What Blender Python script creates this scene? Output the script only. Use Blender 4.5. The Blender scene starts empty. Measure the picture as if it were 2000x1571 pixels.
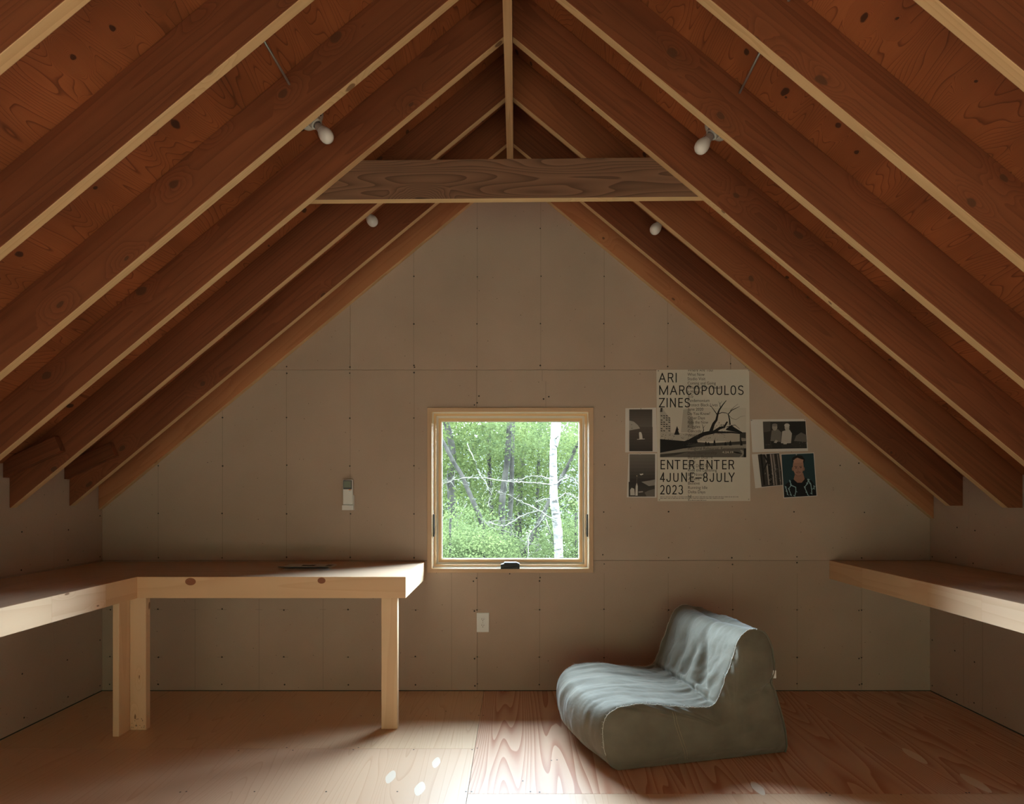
import bpy, math, random
from mathutils import Vector, Matrix, noise
random.seed(7)
S = bpy.context.scene
COL = S.collection

# ------------------------------------------------------------------ camera
EYE = 1.2826            # eye height above the floor
FPX = 1137.0            # focal length in pixels of the 2000 px frame
VX, VY = 1008.0, 958.0  # vanishing point
WALL = 3.72             # distance of the gable wall
cam_d = bpy.data.cameras.new('camera')
cam_d.sensor_fit = 'HORIZONTAL'; cam_d.sensor_width = 36.0
cam_d.lens = FPX / 2000 * 36
cam_d.shift_x = (1000 - VX) / 2000
cam_d.shift_y = (VY - 785.5) / 2000
cam_d.clip_start = 0.05; cam_d.clip_end = 300
cam = bpy.data.objects.new('camera', cam_d); COL.objects.link(cam)
cam.location = (0, 0, EYE); cam.rotation_euler = (math.pi / 2, 0, 0)
S.camera = cam

# ------------------------------------------------------------------ sky, exposure
SKY_PEAK = 90.0
SKY = [(0.0, .02), (1.0, .40), (.09, .02), (.17, 1.0), (.34, 1.0), (.58, .55)]
w = bpy.data.worlds.new('sky'); S.world = w; w.use_nodes = True
nt = w.node_tree; nt.nodes.clear()
tc = nt.nodes.new('ShaderNodeTexCoord'); sep = nt.nodes.new('ShaderNodeSeparateXYZ')
nt.links.new(tc.outputs['Generated'], sep.inputs[0])
mr = nt.nodes.new('ShaderNodeFloatCurve')     # overcast sky: trees and haze at the horizon, a bright band of cloud above it
cv = mr.mapping.curves[0]
for i_, (a_, b_) in enumerate(SKY):
    p_ = cv.points[i_] if i_ in (0, 1) else cv.points.new(a_, b_)
    p_.location = (a_, b_); p_.handle_type = 'VECTOR'
mr.mapping.update()
nt.links.new(sep.outputs['Z'], mr.inputs['Value'])
sk = nt.nodes.new('ShaderNodeMath'); sk.operation = 'MULTIPLY'; sk.inputs[1].default_value = SKY_PEAK
nt.links.new(mr.outputs[0], sk.inputs[0])
bg = nt.nodes.new('ShaderNodeBackground'); bg.inputs['Color'].default_value = (0.66, 0.86, 1.0, 1)
nt.links.new(sk.outputs[0], bg.inputs['Strength'])
wo = nt.nodes.new('ShaderNodeOutputWorld'); nt.links.new(bg.outputs[0], wo.inputs[0])
w.cycles.sampling_method = 'MANUAL'; w.cycles.sample_map_resolution = 512
S.view_settings.view_transform = 'Standard'; S.view_settings.look = 'None'
S.view_settings.exposure = 0.06; S.view_settings.gamma = 1.0
S.view_settings.use_curve_mapping = False
cy = S.cycles
cy.max_bounces = 12; cy.diffuse_bounces = 9; cy.glossy_bounces = 4; cy.transmission_bounces = 6
cy.transparent_max_bounces = 16
cy.use_denoising = True
cy.caustics_reflective = False; cy.caustics_refractive = False
cy.sample_clamp_indirect = 6.0

def portal(name, loc, rot, sx, sy):
    l = bpy.data.lights.new(name, 'AREA'); l.shape = 'RECTANGLE'; l.size = sx; l.size_y = sy
    l.cycles.is_portal = True
    o = bpy.data.objects.new(name, l); COL.objects.link(o)
    o.location = loc; o.rotation_euler = rot
portal('window_daylight', (-0.0375, WALL + 0.100, EYE + 0.002), (-math.pi / 2, 0, 0), 0.96, 0.96)
portal('added_rear_fill', (0, -2.72, .62), (math.pi / 2, 0, 0), 4.4, 1.04)  # portal of the unseen rear opening, added as fill behind the camera

# ------------------------------------------------------------------ helpers
def px(x, y, Y):
    """point seen at pixel (x, y) of the photograph at distance Y"""
    return Vector(((x - VX) * Y / FPX, Y, EYE + (VY - y) * Y / FPX))

ORIG = {}
class MB:
    """collects faces with metric grain UVs and material slots; build() links ONE mesh object"""
    def __init__(s): s.v = []; s.f = []; s.uv = []; s.m = []; s.sm = []
    def face(s, pts, g=None, mat=0, off=(0, 0), smooth=False, uv=None):
        b = len(s.v); pts = [Vector(p) for p in pts]; s.v += pts
        s.f.append(list(range(b, b + len(pts)))); s.m.append(mat); s.sm.append(smooth)
        if uv: s.uv.append(list(uv)); return
        n = Vector((0, 0, 0))
        for i in range(len(pts)):
            n += (pts[i] - pts[0]).cross(pts[(i + 1) % len(pts)] - pts[0])
        n = n.normalized() if n.length > 1e-12 else Vector((0, 0, 1))
        g = Vector(g or (1, 0, 0)).normalized()
        u = g - n * g.dot(n)
        if u.length < 0.2: u = n.orthogonal()
        u.normalize(); v = n.cross(u)
        s.uv.append([(p.dot(u) + off[0], p.dot(v) + off[1]) for p in pts])
    def grid(s, rows, mat=0, closed=False, smooth=True, uvs=None, flip=False):
        b = len(s.v); nr, nc = len(rows), len(rows[0])
        for r in rows: s.v += [Vector(p) for p in r]
        for i in range(nr - 1):
            for j in range(nc if closed else nc - 1):
                k = (j + 1) % nc
                q = [b + i * nc + j, b + i * nc + k, b + (i + 1) * nc + k, b + (i + 1) * nc + j]
                ij = [(i, j), (i, k), (i + 1, k), (i + 1, j)]
                if flip: q.reverse(); ij.reverse()
                s.f.append(q); s.m.append(mat); s.sm.append(smooth)
                s.uv.append([uvs[a][c] if uvs else (a * .02, c * .02) for a, c in ij])
    def prism(s, poly, d, g=None, mat=0, off=None, edge=None):
        """poly: list of points (counter-clockwise seen against d), extruded by d"""
        off = off or (random.uniform(0, 40), random.uniform(0, 40))
        d = Vector(d); A = [Vector(p) for p in poly]; B = [p + d for p in A]; n = len(A)
        nn = Vector((0, 0, 0))
        for i in range(n): nn += (A[i] - A[0]).cross(A[(i + 1) % n] - A[0])
        if nn.dot(d) > 0: A.reverse(); B.reverse()
        s.face(A, g, mat, off); s.face(B[::-1], g, mat, (off[0] + 3.7, off[1] + 1.3))
        for i in range(n):
            j = (i + 1) % n
            s.face([A[j], A[i], B[i], B[j]], g, mat if edge is None else edge, (off[0] + 1.9 * i, off[1] + 2.3 * i + .4))
    def box(s, x0, x1, y0, y1, z0, z1, g=(1, 0, 0), mat=0, off=None):
        s.prism([(x0, y0, z0), (x1, y0, z0), (x1, y0, z1), (x0, y0, z1)], (0, y1 - y0, 0), g, mat, off)
    def tube(s, pts, rad, n=8, mat=0, caps=True):
        pts = [Vector(p) for p in pts]; rad = rad if isinstance(rad, (list, tuple)) else [rad] * len(pts)
        rows, uvs = [], []; prev = None; L = 0
        for i, p in enumerate(pts):
            t = (pts[min(i + 1, len(pts) - 1)] - pts[max(i - 1, 0)])
            t = t.normalized() if t.length > 1e-9 else Vector((0, 0, 1))
            if prev is None: a = t.orthogonal().normalized()
            else:
                a = prev - t * prev.dot(t)
                a = a.normalized() if a.length > 1e-6 else t.orthogonal().normalized()
            prev = a; bb = t.cross(a)
            if i: L += (p - pts[i - 1]).length
            rows.append([p + (a * math.cos(2 * math.pi * k / n) + bb * math.sin(2 * math.pi * k / n)) * rad[i] for k in range(n)])
            uvs.append([(L, k / n * 6.28 * rad[i]) for k in range(n)])
        s.grid(rows, mat, True, True, uvs)
        if caps:
            s.face(rows[0][::-1], None, mat); s.face(rows[-1], None, mat)
    def lathe(s, prof, o, ax, n=24, mat=0):
        """prof: (radius, height along ax)"""
        o = Vector(o); ax = Vector(ax).normalized(); a = ax.orthogonal().normalized(); b = ax.cross(a)
        s.grid([[o + ax * h + (a * math.cos(2 * math.pi * k / n) + b * math.sin(2 * math.pi * k / n)) * max(r, 1e-5)
                 for k in range(n)] for r, h in prof], mat, True, True)
    def disc(s, c, r, n=10, nrm=(0, -1, 0), mat=0):
        c = Vector(c); nv = Vector(nrm).normalized(); a = nv.orthogonal().normalized(); b = nv.cross(a)
        s.face([c + (a * math.cos(2 * math.pi * k / n) + b * math.sin(2 * math.pi * k / n)) * r for k in range(n)], None, mat)
    def build(s, name, mats, parent=None, origin=None, bevel=0, **props):
        if not isinstance(mats, (list, tuple)): mats = [mats]
        if parent is not None: o0 = ORIG[parent.name]
        elif origin is not None: o0 = Vector(origin)
        else:
            xs = [p.x for p in s.v]; ys = [p.y for p in s.v]; zs = [p.z for p in s.v]
            o0 = Vector(((min(xs) + max(xs)) / 2, (min(ys) + max(ys)) / 2, min(zs)))
        me = bpy.data.meshes.new(name)
        me.from_pydata([tuple(p - o0) for p in s.v], [], s.f)
        ul = me.uv_layers.new(name='grain'); k = 0
        flat = [c for f in s.uv for uv in f for c in uv]
        ul.data.foreach_set('uv', flat)
        me.polygons.foreach_set('material_index', s.m)
        me.polygons.foreach_set('use_smooth', s.sm)
        for m in mats: me.materials.append(m)
        me.update()
        o = bpy.data.objects.new(name, me); COL.objects.link(o)
        if parent is not None: o.parent = parent
        else: o.location = o0
        ORIG[o.name] = o0
        if bevel:
            w_ = o.modifiers.new('weld', 'WELD'); w_.merge_threshold = 1e-5
            b_ = o.modifiers.new('bevel', 'BEVEL'); b_.width = bevel; b_.segments = 2; b_.limit_method = 'ANGLE'
        for a, b in props.items(): o[a] = b
        return o

def empty(name, loc, label=None, cat=None, group=None, kind=None):
    o = bpy.data.objects.new(name, None); COL.objects.link(o); o.location = loc; o.empty_display_size = .1
    ORIG[o.name] = Vector(loc); tag(o, label, cat, group, kind)
    return o
def tag(o, label=None, cat=None, group=None, kind=None):
    if label: o['label'] = label
    if cat: o['category'] = cat
    if group: o['group'] = group
    if kind: o['kind'] = kind
    return o

# ------------------------------------------------------------------ materials
def mat_base(name):
    m = bpy.data.materials.new(name); m.use_nodes = True
    n = m.node_tree.nodes; l = m.node_tree.links
    return m, n, l, n['Principled BSDF']
def plain(name, col, rough=.6, metal=0., spec=.4, bump=0., bscale=200., var=0., vscale=30.):
    m, n, l, b = mat_base(name)
    b.inputs['Base Color'].default_value = (*col, 1); b.inputs['Roughness'].default_value = rough
    b.inputs['Metallic'].default_value = metal; b.inputs['Specular IOR Level'].default_value = spec
    if var or bump:
        t = n.new('ShaderNodeTexCoord')
    if var:
        nz = n.new('ShaderNodeTexNoise'); nz.inputs['Scale'].default_value = vscale; nz.inputs['Detail'].default_value = 5
        l.new(t.outputs['Object'], nz.inputs['Vector'])
        r = n.new('ShaderNodeMapRange'); r.inputs['From Min'].default_value = .3; r.inputs['From Max'].default_value = .7
        r.inputs['To Min'].default_value = 1 - var; r.inputs['To Max'].default_value = 1 + var
        l.new(nz.outputs['Fac'], r.inputs['Value'])
        mx = n.new('ShaderNodeMix'); mx.data_type = 'RGBA'; mx.blend_type = 'MULTIPLY'; mx.inputs['Factor'].default_value = 1
        mx.inputs['A'].default_value = (*col, 1); l.new(r.outputs['Result'], mx.inputs['B'])
        l.new(mx.outputs['Result'], b.inputs['Base Color'])
    if bump:
        nz2 = n.new('ShaderNodeTexNoise'); nz2.inputs['Scale'].default_value = bscale; nz2.inputs['Detail'].default_value = 4
        l.new(t.outputs['Object'], nz2.inputs['Vector'])
        bp = n.new('ShaderNodeBump'); bp.inputs['Strength'].default_value = bump; bp.inputs['Distance'].default_value = .002
        l.new(nz2.outputs['Fac'], bp.inputs['Height']); l.new(bp.outputs['Normal'], b.inputs['Normal'])
    return m
def wood(name, light, dark, rings=9., su=.55, sv=5., knots=.0, knot_col=(.06, .03, .02), ku=1.7, kv=6.5, contrast=1.,
         rough=.6, fibre=.12, spec=.3, sharp=.35, blot=.0, base_=.4):
    m, n, l, b = mat_base(name)
    def N(t, **k):
        x = n.new(t)
        for a, v in k.items(): setattr(x, a, v)
        return x
    def math_(op, a, b_=None):
        x = N('ShaderNodeMath', operation=op)
        for i, q in enumerate((a, b_)):
            if q is None: continue
            if isinstance(q, (int, float)): x.inputs[i].default_value = q
            else: l.new(q, x.inputs[i])
        return x.outputs[0]
    uv = N('ShaderNodeUVMap'); uv.uv_map = 'grain'
    def mapped(a, c, src=None):
        x = N('ShaderNodeMapping'); x.inputs['Scale'].default_value = (a, c, 1); l.new(src or uv.outputs[0], x.inputs['Vector'])
        return x.outputs[0]
    nz = N('ShaderNodeTexNoise'); nz.inputs['Scale'].default_value = 1; nz.inputs['Detail'].default_value = 1.6; nz.inputs['Roughness'].default_value = .42
    l.new(mapped(su, sv), nz.inputs['Vector'])
    field = nz.outputs['Fac']
    kmask = None
    if knots > 0:
        vo = N('ShaderNodeTexVoronoi', feature='F1', voronoi_dimensions='2D'); vo.inputs['Scale'].default_value = 1
        jit = N('ShaderNodeTexNoise'); jit.inputs['Scale'].default_value = 14; l.new(uv.outputs[0], jit.inputs['Vector'])
        ad = N('ShaderNodeVectorMath', operation='MULTIPLY_ADD'); l.new(jit.outputs['Color'], ad.inputs[0])
        ad.inputs[1].default_value = (.05, .012, 0); l.new(uv.outputs[0], ad.inputs[2])
        l.new(mapped(ku, kv, ad.outputs[0]), vo.inputs['Vector'])
        sepc = N('ShaderNodeSeparateColor'); l.new(vo.outputs['Color'], sepc.inputs[0])
        keep = math_('LESS_THAN', sepc.outputs[0], knots)
        size = math_('MULTIPLY_ADD', sepc.outputs[1], .075); size.node.inputs[2].default_value = .03
        dn = math_('DIVIDE', vo.outputs['Distance'], size)
        mrk = N('ShaderNodeMapRange', interpolation_type='SMOOTHSTEP'); l.new(dn, mrk.inputs['Value'])
        mrk.inputs['From Min'].default_value = .75; mrk.inputs['From Max'].default_value = 1.15
        mrk.inputs['To Min'].default_value = 1; mrk.inputs['To Max'].default_value = 0
        kmask = math_('MULTIPLY', mrk.outputs[0], keep)
        halo = N('ShaderNodeMapRange', interpolation_type='SMOOTHSTEP'); l.new(vo.outputs['Distance'], halo.inputs['Value'])
        halo.inputs['From Min'].default_value = 0; halo.inputs['From Max'].default_value = .42
        halo.inputs['To Min'].default_value = 1; halo.inputs['To Max'].default_value = 0
        hk = math_('MULTIPLY', halo.outputs[0], keep)
        field = math_('MULTIPLY_ADD', hk, .33); field.node.inputs[2].default_value = 0; l.new(nz.outputs['Fac'], field.node.inputs[2])
    ph = math_('MULTIPLY', field, rings)
    fr = math_('FRACT', ph)
    ramp = N('ShaderNodeValToRGB'); e = ramp.color_ramp.elements
    e[0].position = 0; e[0].color = (0, 0, 0, 1); e[1].position = 1; e[1].color = (0, 0, 0, 1)
    x1 = e.new(1 - sharp); x1.color = (base_, base_, base_, 1); x2 = e.new(.96); x2.color = (1, 1, 1, 1)
    l.new(fr, ramp.inputs[0])
    fib = N('ShaderNodeTexNoise'); fib.inputs['Scale'].default_value = 1; fib.inputs['Detail'].default_value = 3
    l.new(mapped(5, 220), fib.inputs['Vector'])
    f2 = math_('MULTIPLY_ADD', fib.outputs['Fac'], fibre * 2); f2.node.inputs[2].default_value = -fibre
    base = math_('MULTIPLY', ramp.outputs[0], contrast)
    tot = math_('ADD', base, f2); tot.node.use_clamp = True
    mix = N('ShaderNodeMix', data_type='RGBA'); l.new(tot, mix.inputs['Factor'])
    mix.inputs['A'].default_value = (*light, 1); mix.inputs['B'].default_value = (*dark, 1)
    out = mix.outputs['Result']
    if blot > 0:
        bl = N('ShaderNodeTexNoise'); bl.inputs['Scale'].default_value = 1; bl.inputs['Detail'].default_value = 3
        l.new(mapped(1.1, 4.2), bl.inputs['Vector'])
        br = N('ShaderNodeMapRange'); l.new(bl.outputs['Fac'], br.inputs['Value'])
        br.inputs['From Min'].default_value = .35; br.inputs['From Max'].default_value = .7
        br.inputs['To Min'].default_value = 1; br.inputs['To Max'].default_value = 1 - blot
        mm = N('ShaderNodeMix', data_type='RGBA', blend_type='MULTIPLY'); mm.inputs['Factor'].default_value = 1
        l.new(out, mm.inputs['A']); l.new(br.outputs[0], mm.inputs['B']); out = mm.outputs['Result']
    if kmask is not None:
        mk = N('ShaderNodeMix', data_type='RGBA'); l.new(math_('MULTIPLY', kmask, .9), mk.inputs['Factor'])
        l.new(out, mk.inputs['A']); mk.inputs['B'].default_value = (*knot_col, 1); out = mk.outputs['Result']
    l.new(out, b.inputs['Base Color'])
    b.inputs['Roughness'].default_value = rough; b.inputs['Specular IOR Level'].default_value = spec
    bp = N('ShaderNodeBump'); bp.inputs['Strength'].default_value = .12; bp.inputs['Distance'].default_value = .001
    l.new(tot, bp.inputs['Height']); l.new(bp.outputs[0], b.inputs['Normal'])
    return m

M = {}
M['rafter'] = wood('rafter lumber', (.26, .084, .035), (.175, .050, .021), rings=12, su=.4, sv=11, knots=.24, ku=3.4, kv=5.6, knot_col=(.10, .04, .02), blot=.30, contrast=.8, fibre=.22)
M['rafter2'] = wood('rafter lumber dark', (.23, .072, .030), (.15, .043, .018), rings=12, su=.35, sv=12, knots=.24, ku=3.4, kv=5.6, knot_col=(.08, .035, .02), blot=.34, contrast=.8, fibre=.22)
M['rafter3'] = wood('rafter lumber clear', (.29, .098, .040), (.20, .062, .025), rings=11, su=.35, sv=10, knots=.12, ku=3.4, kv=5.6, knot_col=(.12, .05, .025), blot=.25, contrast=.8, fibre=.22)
M['gable'] = wood('gable rafter lumber', (.48, .20, .09), (.38, .14, .06), rings=9, su=.5, sv=9, knots=.12, ku=3.4, kv=5.6, knot_col=(.14, .06, .03), blot=.15, contrast=.7)
M['collar'] = wood('collar tie lumber', (.235, .125, .078), (.115, .058, .036), rings=30, su=.65, sv=6, knots=.7, ku=2.2, kv=4.4, knot_col=(.05, .028, .02), blot=.2)
M['sheath'] = wood('roof plywood', (.40, .132, .048), (.14, .038, .015), rings=52, su=1.0, sv=5.0, knots=.34, ku=5.0, kv=7.0, knot_col=(.05, .02, .012), blot=.4, sharp=.2, contrast=.8, base_=.2)
M['ply_a'] = wood('floor plywood pale', (0.686, 0.479, 0.310), (0.536, 0.310, 0.169), rings=40, su=.24, sv=4.0, sharp=.2, fibre=.06, contrast=.6, base_=.25, rough=.42, spec=.35)
M['ply_b'] = wood('floor plywood pink', (0.667, 0.451, 0.301), (0.526, 0.291, 0.169), rings=36, su=.24, sv=3.6, sharp=.2, fibre=.06, contrast=.55, base_=.2, rough=.42, spec=.35)
M['ply_c'] = wood('floor plywood red grain', (0.667, 0.432, 0.291), (0.442, 0.183, 0.099), rings=38, su=.24, sv=3.4, sharp=.42, fibre=.08, contrast=.95, rough=.42, spec=.35)
M['plug'] = plain('plywood patch', (.74, .62, .50), .45)
M['desk_top'] = wood('desk plywood', (.60, .42, .29), (.50, .32, .20), rings=7, su=.3, sv=6, fibre=.1, contrast=.6, rough=.45)
M['pine'] = wood('clear pine', (.74, .52, .33), (.66, .42, .25), rings=6, su=.4, sv=7, fibre=.08, contrast=.6, rough=.5)
M['pine_k'] = wood('knotty pine', (.70, .47, .29), (.62, .38, .22), rings=6, su=.4, sv=7, fibre=.08, contrast=.6, rough=.5)
M['stud'] = wood('stud lumber', (.74, .52, .34), (.64, .41, .24), rings=6, su=.4, sv=9, knots=.5, ku=4.5, kv=14, knot_col=(.22, .10, .05), fibre=.08, contrast=.6, rough=.55)
M['knot'] = wood('pine knot', (.30, .11, .055), (.17, .06, .03), rings=40, su=12, sv=12, contrast=.8)
M['casing'] = wood('window casing fir', (.60, .41, .27), (.52, .33, .20), rings=5, su=.5, sv=20, fibre=.06, contrast=.6)
M['sash'] = wood('window sash fir', (.76, .52, .29), (.68, .43, .22), rings=5, su=.5, sv=20, fibre=.06, contrast=.6, rough=.4)
M['edge'] = wood('lumber edge with painted bounce', (.62, .41, .22), (.49, .30, .145), rings=9, su=.5, sv=16, knots=.2, ku=3.4, kv=5.6, knot_col=(.18, .09, .04), fibre=.14, contrast=.6)  # paler sawn edge, with floor bounce on the undersides painted into the colour
M['ridge'] = wood('ridge board lumber', (.52, .33, .18), (.40, .23, .11), rings=9, su=.4, sv=16, fibre=.12)
def wallboard(name, col):
    m = plain(name, col, .85, spec=.15, var=.05, vscale=260, bump=.12, bscale=350)
    n = m.node_tree.nodes; l = m.node_tree.links; b = n['Principled BSDF']; src = b.inputs['Base Color'].links[0].from_socket
    t = n.new('ShaderNodeTexCoord'); v = n.new('ShaderNodeTexVoronoi'); v.inputs['Scale'].default_value = 34
    l.new(t.outputs['Object'], v.inputs['Vector'])
    sc_ = n.new('ShaderNodeSeparateColor'); l.new(v.outputs['Color'], sc_.inputs[0])
    th = n.new('ShaderNodeMath'); th.operation = 'MULTIPLY'; th.inputs[1].default_value = .085; l.new(sc_.outputs[0], th.inputs[0])
    lt = n.new('ShaderNodeMath'); lt.operation = 'LESS_THAN'; l.new(v.outputs['Distance'], lt.inputs[0]); l.new(th.outputs[0], lt.inputs[1])
    am = n.new('ShaderNodeMath'); am.operation = 'MULTIPLY'; l.new(lt.outputs[0], am.inputs[0]); l.new(sc_.outputs[1], am.inputs[1])
    mx = n.new('ShaderNodeMix'); mx.data_type = 'RGBA'; l.new(am.outputs[0], mx.inputs['Factor']); l.new(src, mx.inputs['A'])
    mx.inputs['B'].default_value = (.07, .055, .04, 1)
    cl = n.new('ShaderNodeTexNoise'); cl.inputs['Scale'].default_value = 1.6; cl.inputs['Detail'].default_value = 4; l.new(t.outputs['Object'], cl.inputs['Vector'])
    cr = n.new('ShaderNodeMapRange'); cr.inputs['From Min'].default_value = .3; cr.inputs['From Max'].default_value = .7; cr.inputs['To Min'].default_value = .92; cr.inputs['To Max'].default_value = 1.07
    l.new(cl.outputs['Fac'], cr.inputs['Value'])
    m2 = n.new('ShaderNodeMix'); m2.data_type = 'RGBA'; m2.blend_type = 'MULTIPLY'; m2.inputs['Factor'].default_value = 1
    l.new(mx.outputs['Result'], m2.inputs['A']); l.new(cr.outputs[0], m2.inputs['B']); l.new(m2.outputs['Result'], b.inputs['Base Color'])
    return m
for i, c in enumerate([(.455, .352, .288), (.435, .332, .270), (.465, .367, .303), (.445, .322, .247)]):
    M['wall%d' % i] = wallboard('wallboard paper %d' % i, c)
M['void'] = plain('dark gap', (.03, .025, .02), .9)
M['pencil'] = plain('pencil line', (.20, .165, .13), .9)
M['screw'] = plain('black screw', (.035, .028, .022), .6)
M['black'] = plain('black hardware', (.025, .027, .03), .35)
M['white'] = plain('white plastic', (.72, .72, .72), .35)
M['strip'] = plain('cream weatherstrip', (.80, .77, .70), .5)  # cream tone paints the daylight caught by the window reveals
M['porcelain'] = plain('porcelain', (.66, .72, .68), .25)
M['bulb'] = plain('frosted bulb glass', (.78, .76, .74), .10)
M['neck'] = plain('bulb collar', (.46, .40, .36), .35)
M['steel'] = plain('armoured cable steel', (.42, .40, .38), .4, metal=.8)
M['lcd'] = plain('grey display', (.16, .19, .15), .3)
M['darkgrey'] = plain('dark grey plastic', (.05, .05, .055), .4)
M['orange'] = plain('orange button', (.75, .25, .03), .4)
M['bluemark'] = plain('blue mark', (.25, .45, .70), .4)
M['paper'] = plain('paper', (.62, .585, .53), .75, spec=.2)
M['paperw'] = plain('white paper', (.64, .62, .61), .7, spec=.2)
M['ink'] = plain('black ink', (.022, .02, .02), .7, spec=.2)
M['inkg'] = plain('grey ink', (.07, .06, .055), .7, spec=.2)
M['slot'] = plain('socket slots', (.03, .03, .03), .5)

# canvas of the floor chair: weave and soft colour variation
def canvas():
    m, n, l, b = mat_base('olive canvas')
    t = n.new('ShaderNodeTexCoord')
    a = n.new('ShaderNodeTexNoise'); a.inputs['Scale'].default_value = 9; a.inputs['Detail'].default_value = 6
    l.new(t.outputs['Object'], a.inputs['Vector'])
    r = n.new('ShaderNodeValToRGB'); r.color_ramp.elements[0].position = .3; r.color_ramp.elements[1].position = .7
    r.color_ramp.elements[0].color = (.138, .124, .094, 1); r.color_ramp.elements[1].color = (.184, .168, .130, 1)
    l.new(a.outputs['Fac'], r.inputs[0]); l.new(r.outputs[0], b.inputs['Base Color'])
    wv = n.new('ShaderNodeTexNoise'); wv.inputs['Scale'].default_value = 700; l.new(t.outputs['Object'], wv.inputs['Vector'])
    sm = n.new('ShaderNodeTexNoise'); sm.inputs['Scale'].default_value = 22; sm.inputs['Detail'].default_value = 3; l.new(t.outputs['Object'], sm.inputs['Vector'])
    ad = n.new('ShaderNodeMath'); ad.operation = 'MULTIPLY_ADD'; ad.inputs[1].default_value = .12
    l.new(wv.outputs['Fac'], ad.inputs[0]); l.new(sm.outputs['Fac'], ad.inputs[2])
    bp = n.new('ShaderNodeBump'); bp.inputs['Strength'].default_value = .35; bp.inputs['Distance'].default_value = .008
    l.new(ad.outputs[0], bp.inputs['Height']); l.new(bp.outputs[0], b.inputs['Normal'])
    b.inputs['Roughness'].default_value = .75; b.inputs['Specular IOR Level'].default_value = .25
    b.inputs['Sheen Weight'].default_value = .25; b.inputs['Sheen Roughness'].default_value = .4
    return m
M['canvas'] = canvas()
M['thread'] = plain('frayed thread', (.62, .62, .58), .8)
M['stitch'] = plain('tan stitching', (.36, .29, .20), .8)

def leafmat(name, c, c2):
    m, n, l, b = mat_base(name)
    n.remove(b)
    t = n.new('ShaderNodeTexCoord'); z = n.new('ShaderNodeTexNoise'); z.inputs['Scale'].default_value = 1.7; z.inputs['Detail'].default_value = 6
    l.new(t.outputs['Object'], z.inputs['Vector'])
    r = n.new('ShaderNodeValToRGB'); r.color_ramp.elements[0].position = .35; r.color_ramp.elements[1].position = .66
    r.color_ramp.elements[0].color = (*c, 1); r.color_ramp.elements[1].color = (*c2, 1); l.new(z.outputs['Fac'], r.inputs[0])
    d = n.new('ShaderNodeBsdfDiffuse'); tr = n.new('ShaderNodeBsdfTranslucent')
    l.new(r.outputs[0], d.inputs[0]); l.new(r.outputs[0], tr.inputs[0])
    mx = n.new('ShaderNodeMixShader'); mx.inputs[0].default_value = .45
    l.new(d.outputs[0], mx.inputs[1]); l.new(tr.outputs[0], mx.inputs[2])
    l.new(mx.outputs[0], n['Material Output'].inputs[0])
    return m
M['leaf'] = leafmat('maple leaves', (.0225, .0300, .0120), (.058, .070, .022))
M['leaf2'] = leafmat('young leaves', (.030, .040, .018), (.070, .086, .032))
M['leaf3'] = leafmat('distant leaves', (.027, .035, .0150), (.061, .073, .027))
M['bark'] = plain('grey bark', (.0165, .0145, .0118), .9, spec=.08, var=.55, vscale=9, bump=.5, bscale=40)
M['birch'] = plain('birch bark', (.084, .076, .068), .7, spec=.1, var=.5, vscale=11)
def birch():
    m = M['birch']; n = m.node_tree.nodes; l = m.node_tree.links; b = n['Principled BSDF']; src = b.inputs['Base Color'].links[0].from_socket
    t = n.new('ShaderNodeTexCoord'); mp = n.new('ShaderNodeMapping'); mp.inputs['Scale'].default_value = (7, 7, 24); l.new(t.outputs['Object'], mp.inputs['Vector'])
    z = n.new('ShaderNodeTexNoise'); z.inputs['Scale'].default_value = 1; z.inputs['Detail'].default_value = 3; l.new(mp.outputs[0], z.inputs['Vector'])
    r = n.new('ShaderNodeMapRange'); r.inputs['From Min'].default_value = .57; r.inputs['From Max'].default_value = .66; l.new(z.outputs['Fac'], r.inputs['Value'])
    mx = n.new('ShaderNodeMix'); mx.data_type = 'RGBA'; l.new(r.outputs[0], mx.inputs['Factor']); l.new(src, mx.inputs['A']); mx.inputs['B'].default_value = (.018, .016, .014, 1)
    l.new(mx.outputs['Result'], b.inputs['Base Color'])
birch()
M['lichen'] = plain('lichen twigs', (.054, .050, .039), .9, spec=.1, var=.3, vscale=20)
M['soil'] = plain('forest floor', (.05, .055, .03), .95, var=.4, vscale=3)
def glass():
    m, n, l, b = mat_base('window glass'); n.remove(b)
    a = n.new('ShaderNodeBsdfTransparent'); g = n.new('ShaderNodeBsdfGlossy'); g.inputs['Roughness'].default_value = .02
    f = n.new('ShaderNodeFresnel'); f.inputs['IOR'].default_value = 1.15
    mx = n.new('ShaderNodeMixShader'); l.new(f.outputs[0], mx.inputs[0]); l.new(a.outputs[0], mx.inputs[1]); l.new(g.outputs[0], mx.inputs[2])
    l.new(mx.outputs[0], n['Material Output'].inputs[0]); return m
M['glass'] = glass()

# ------------------------------------------------------------------ room data
XL, XR = -2.645, 2.645
RIDGE_L, RIDGE_R = -.054, -.016
SL = .83; H0 = 2.05                 # rafter soffit: height above the eye at the ridge and slope
DV = .184 * math.sqrt(1 + SL * SL)  # vertical depth of a 184 mm rafter
def soffit(x, left, drop=0, sl=SL):
    return EYE + H0 - drop - sl * ((RIDGE_L - x) if left else (x - RIDGE_R))
YR = -2.6                            # rear end of the loft
k = WALL / FPX

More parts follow.
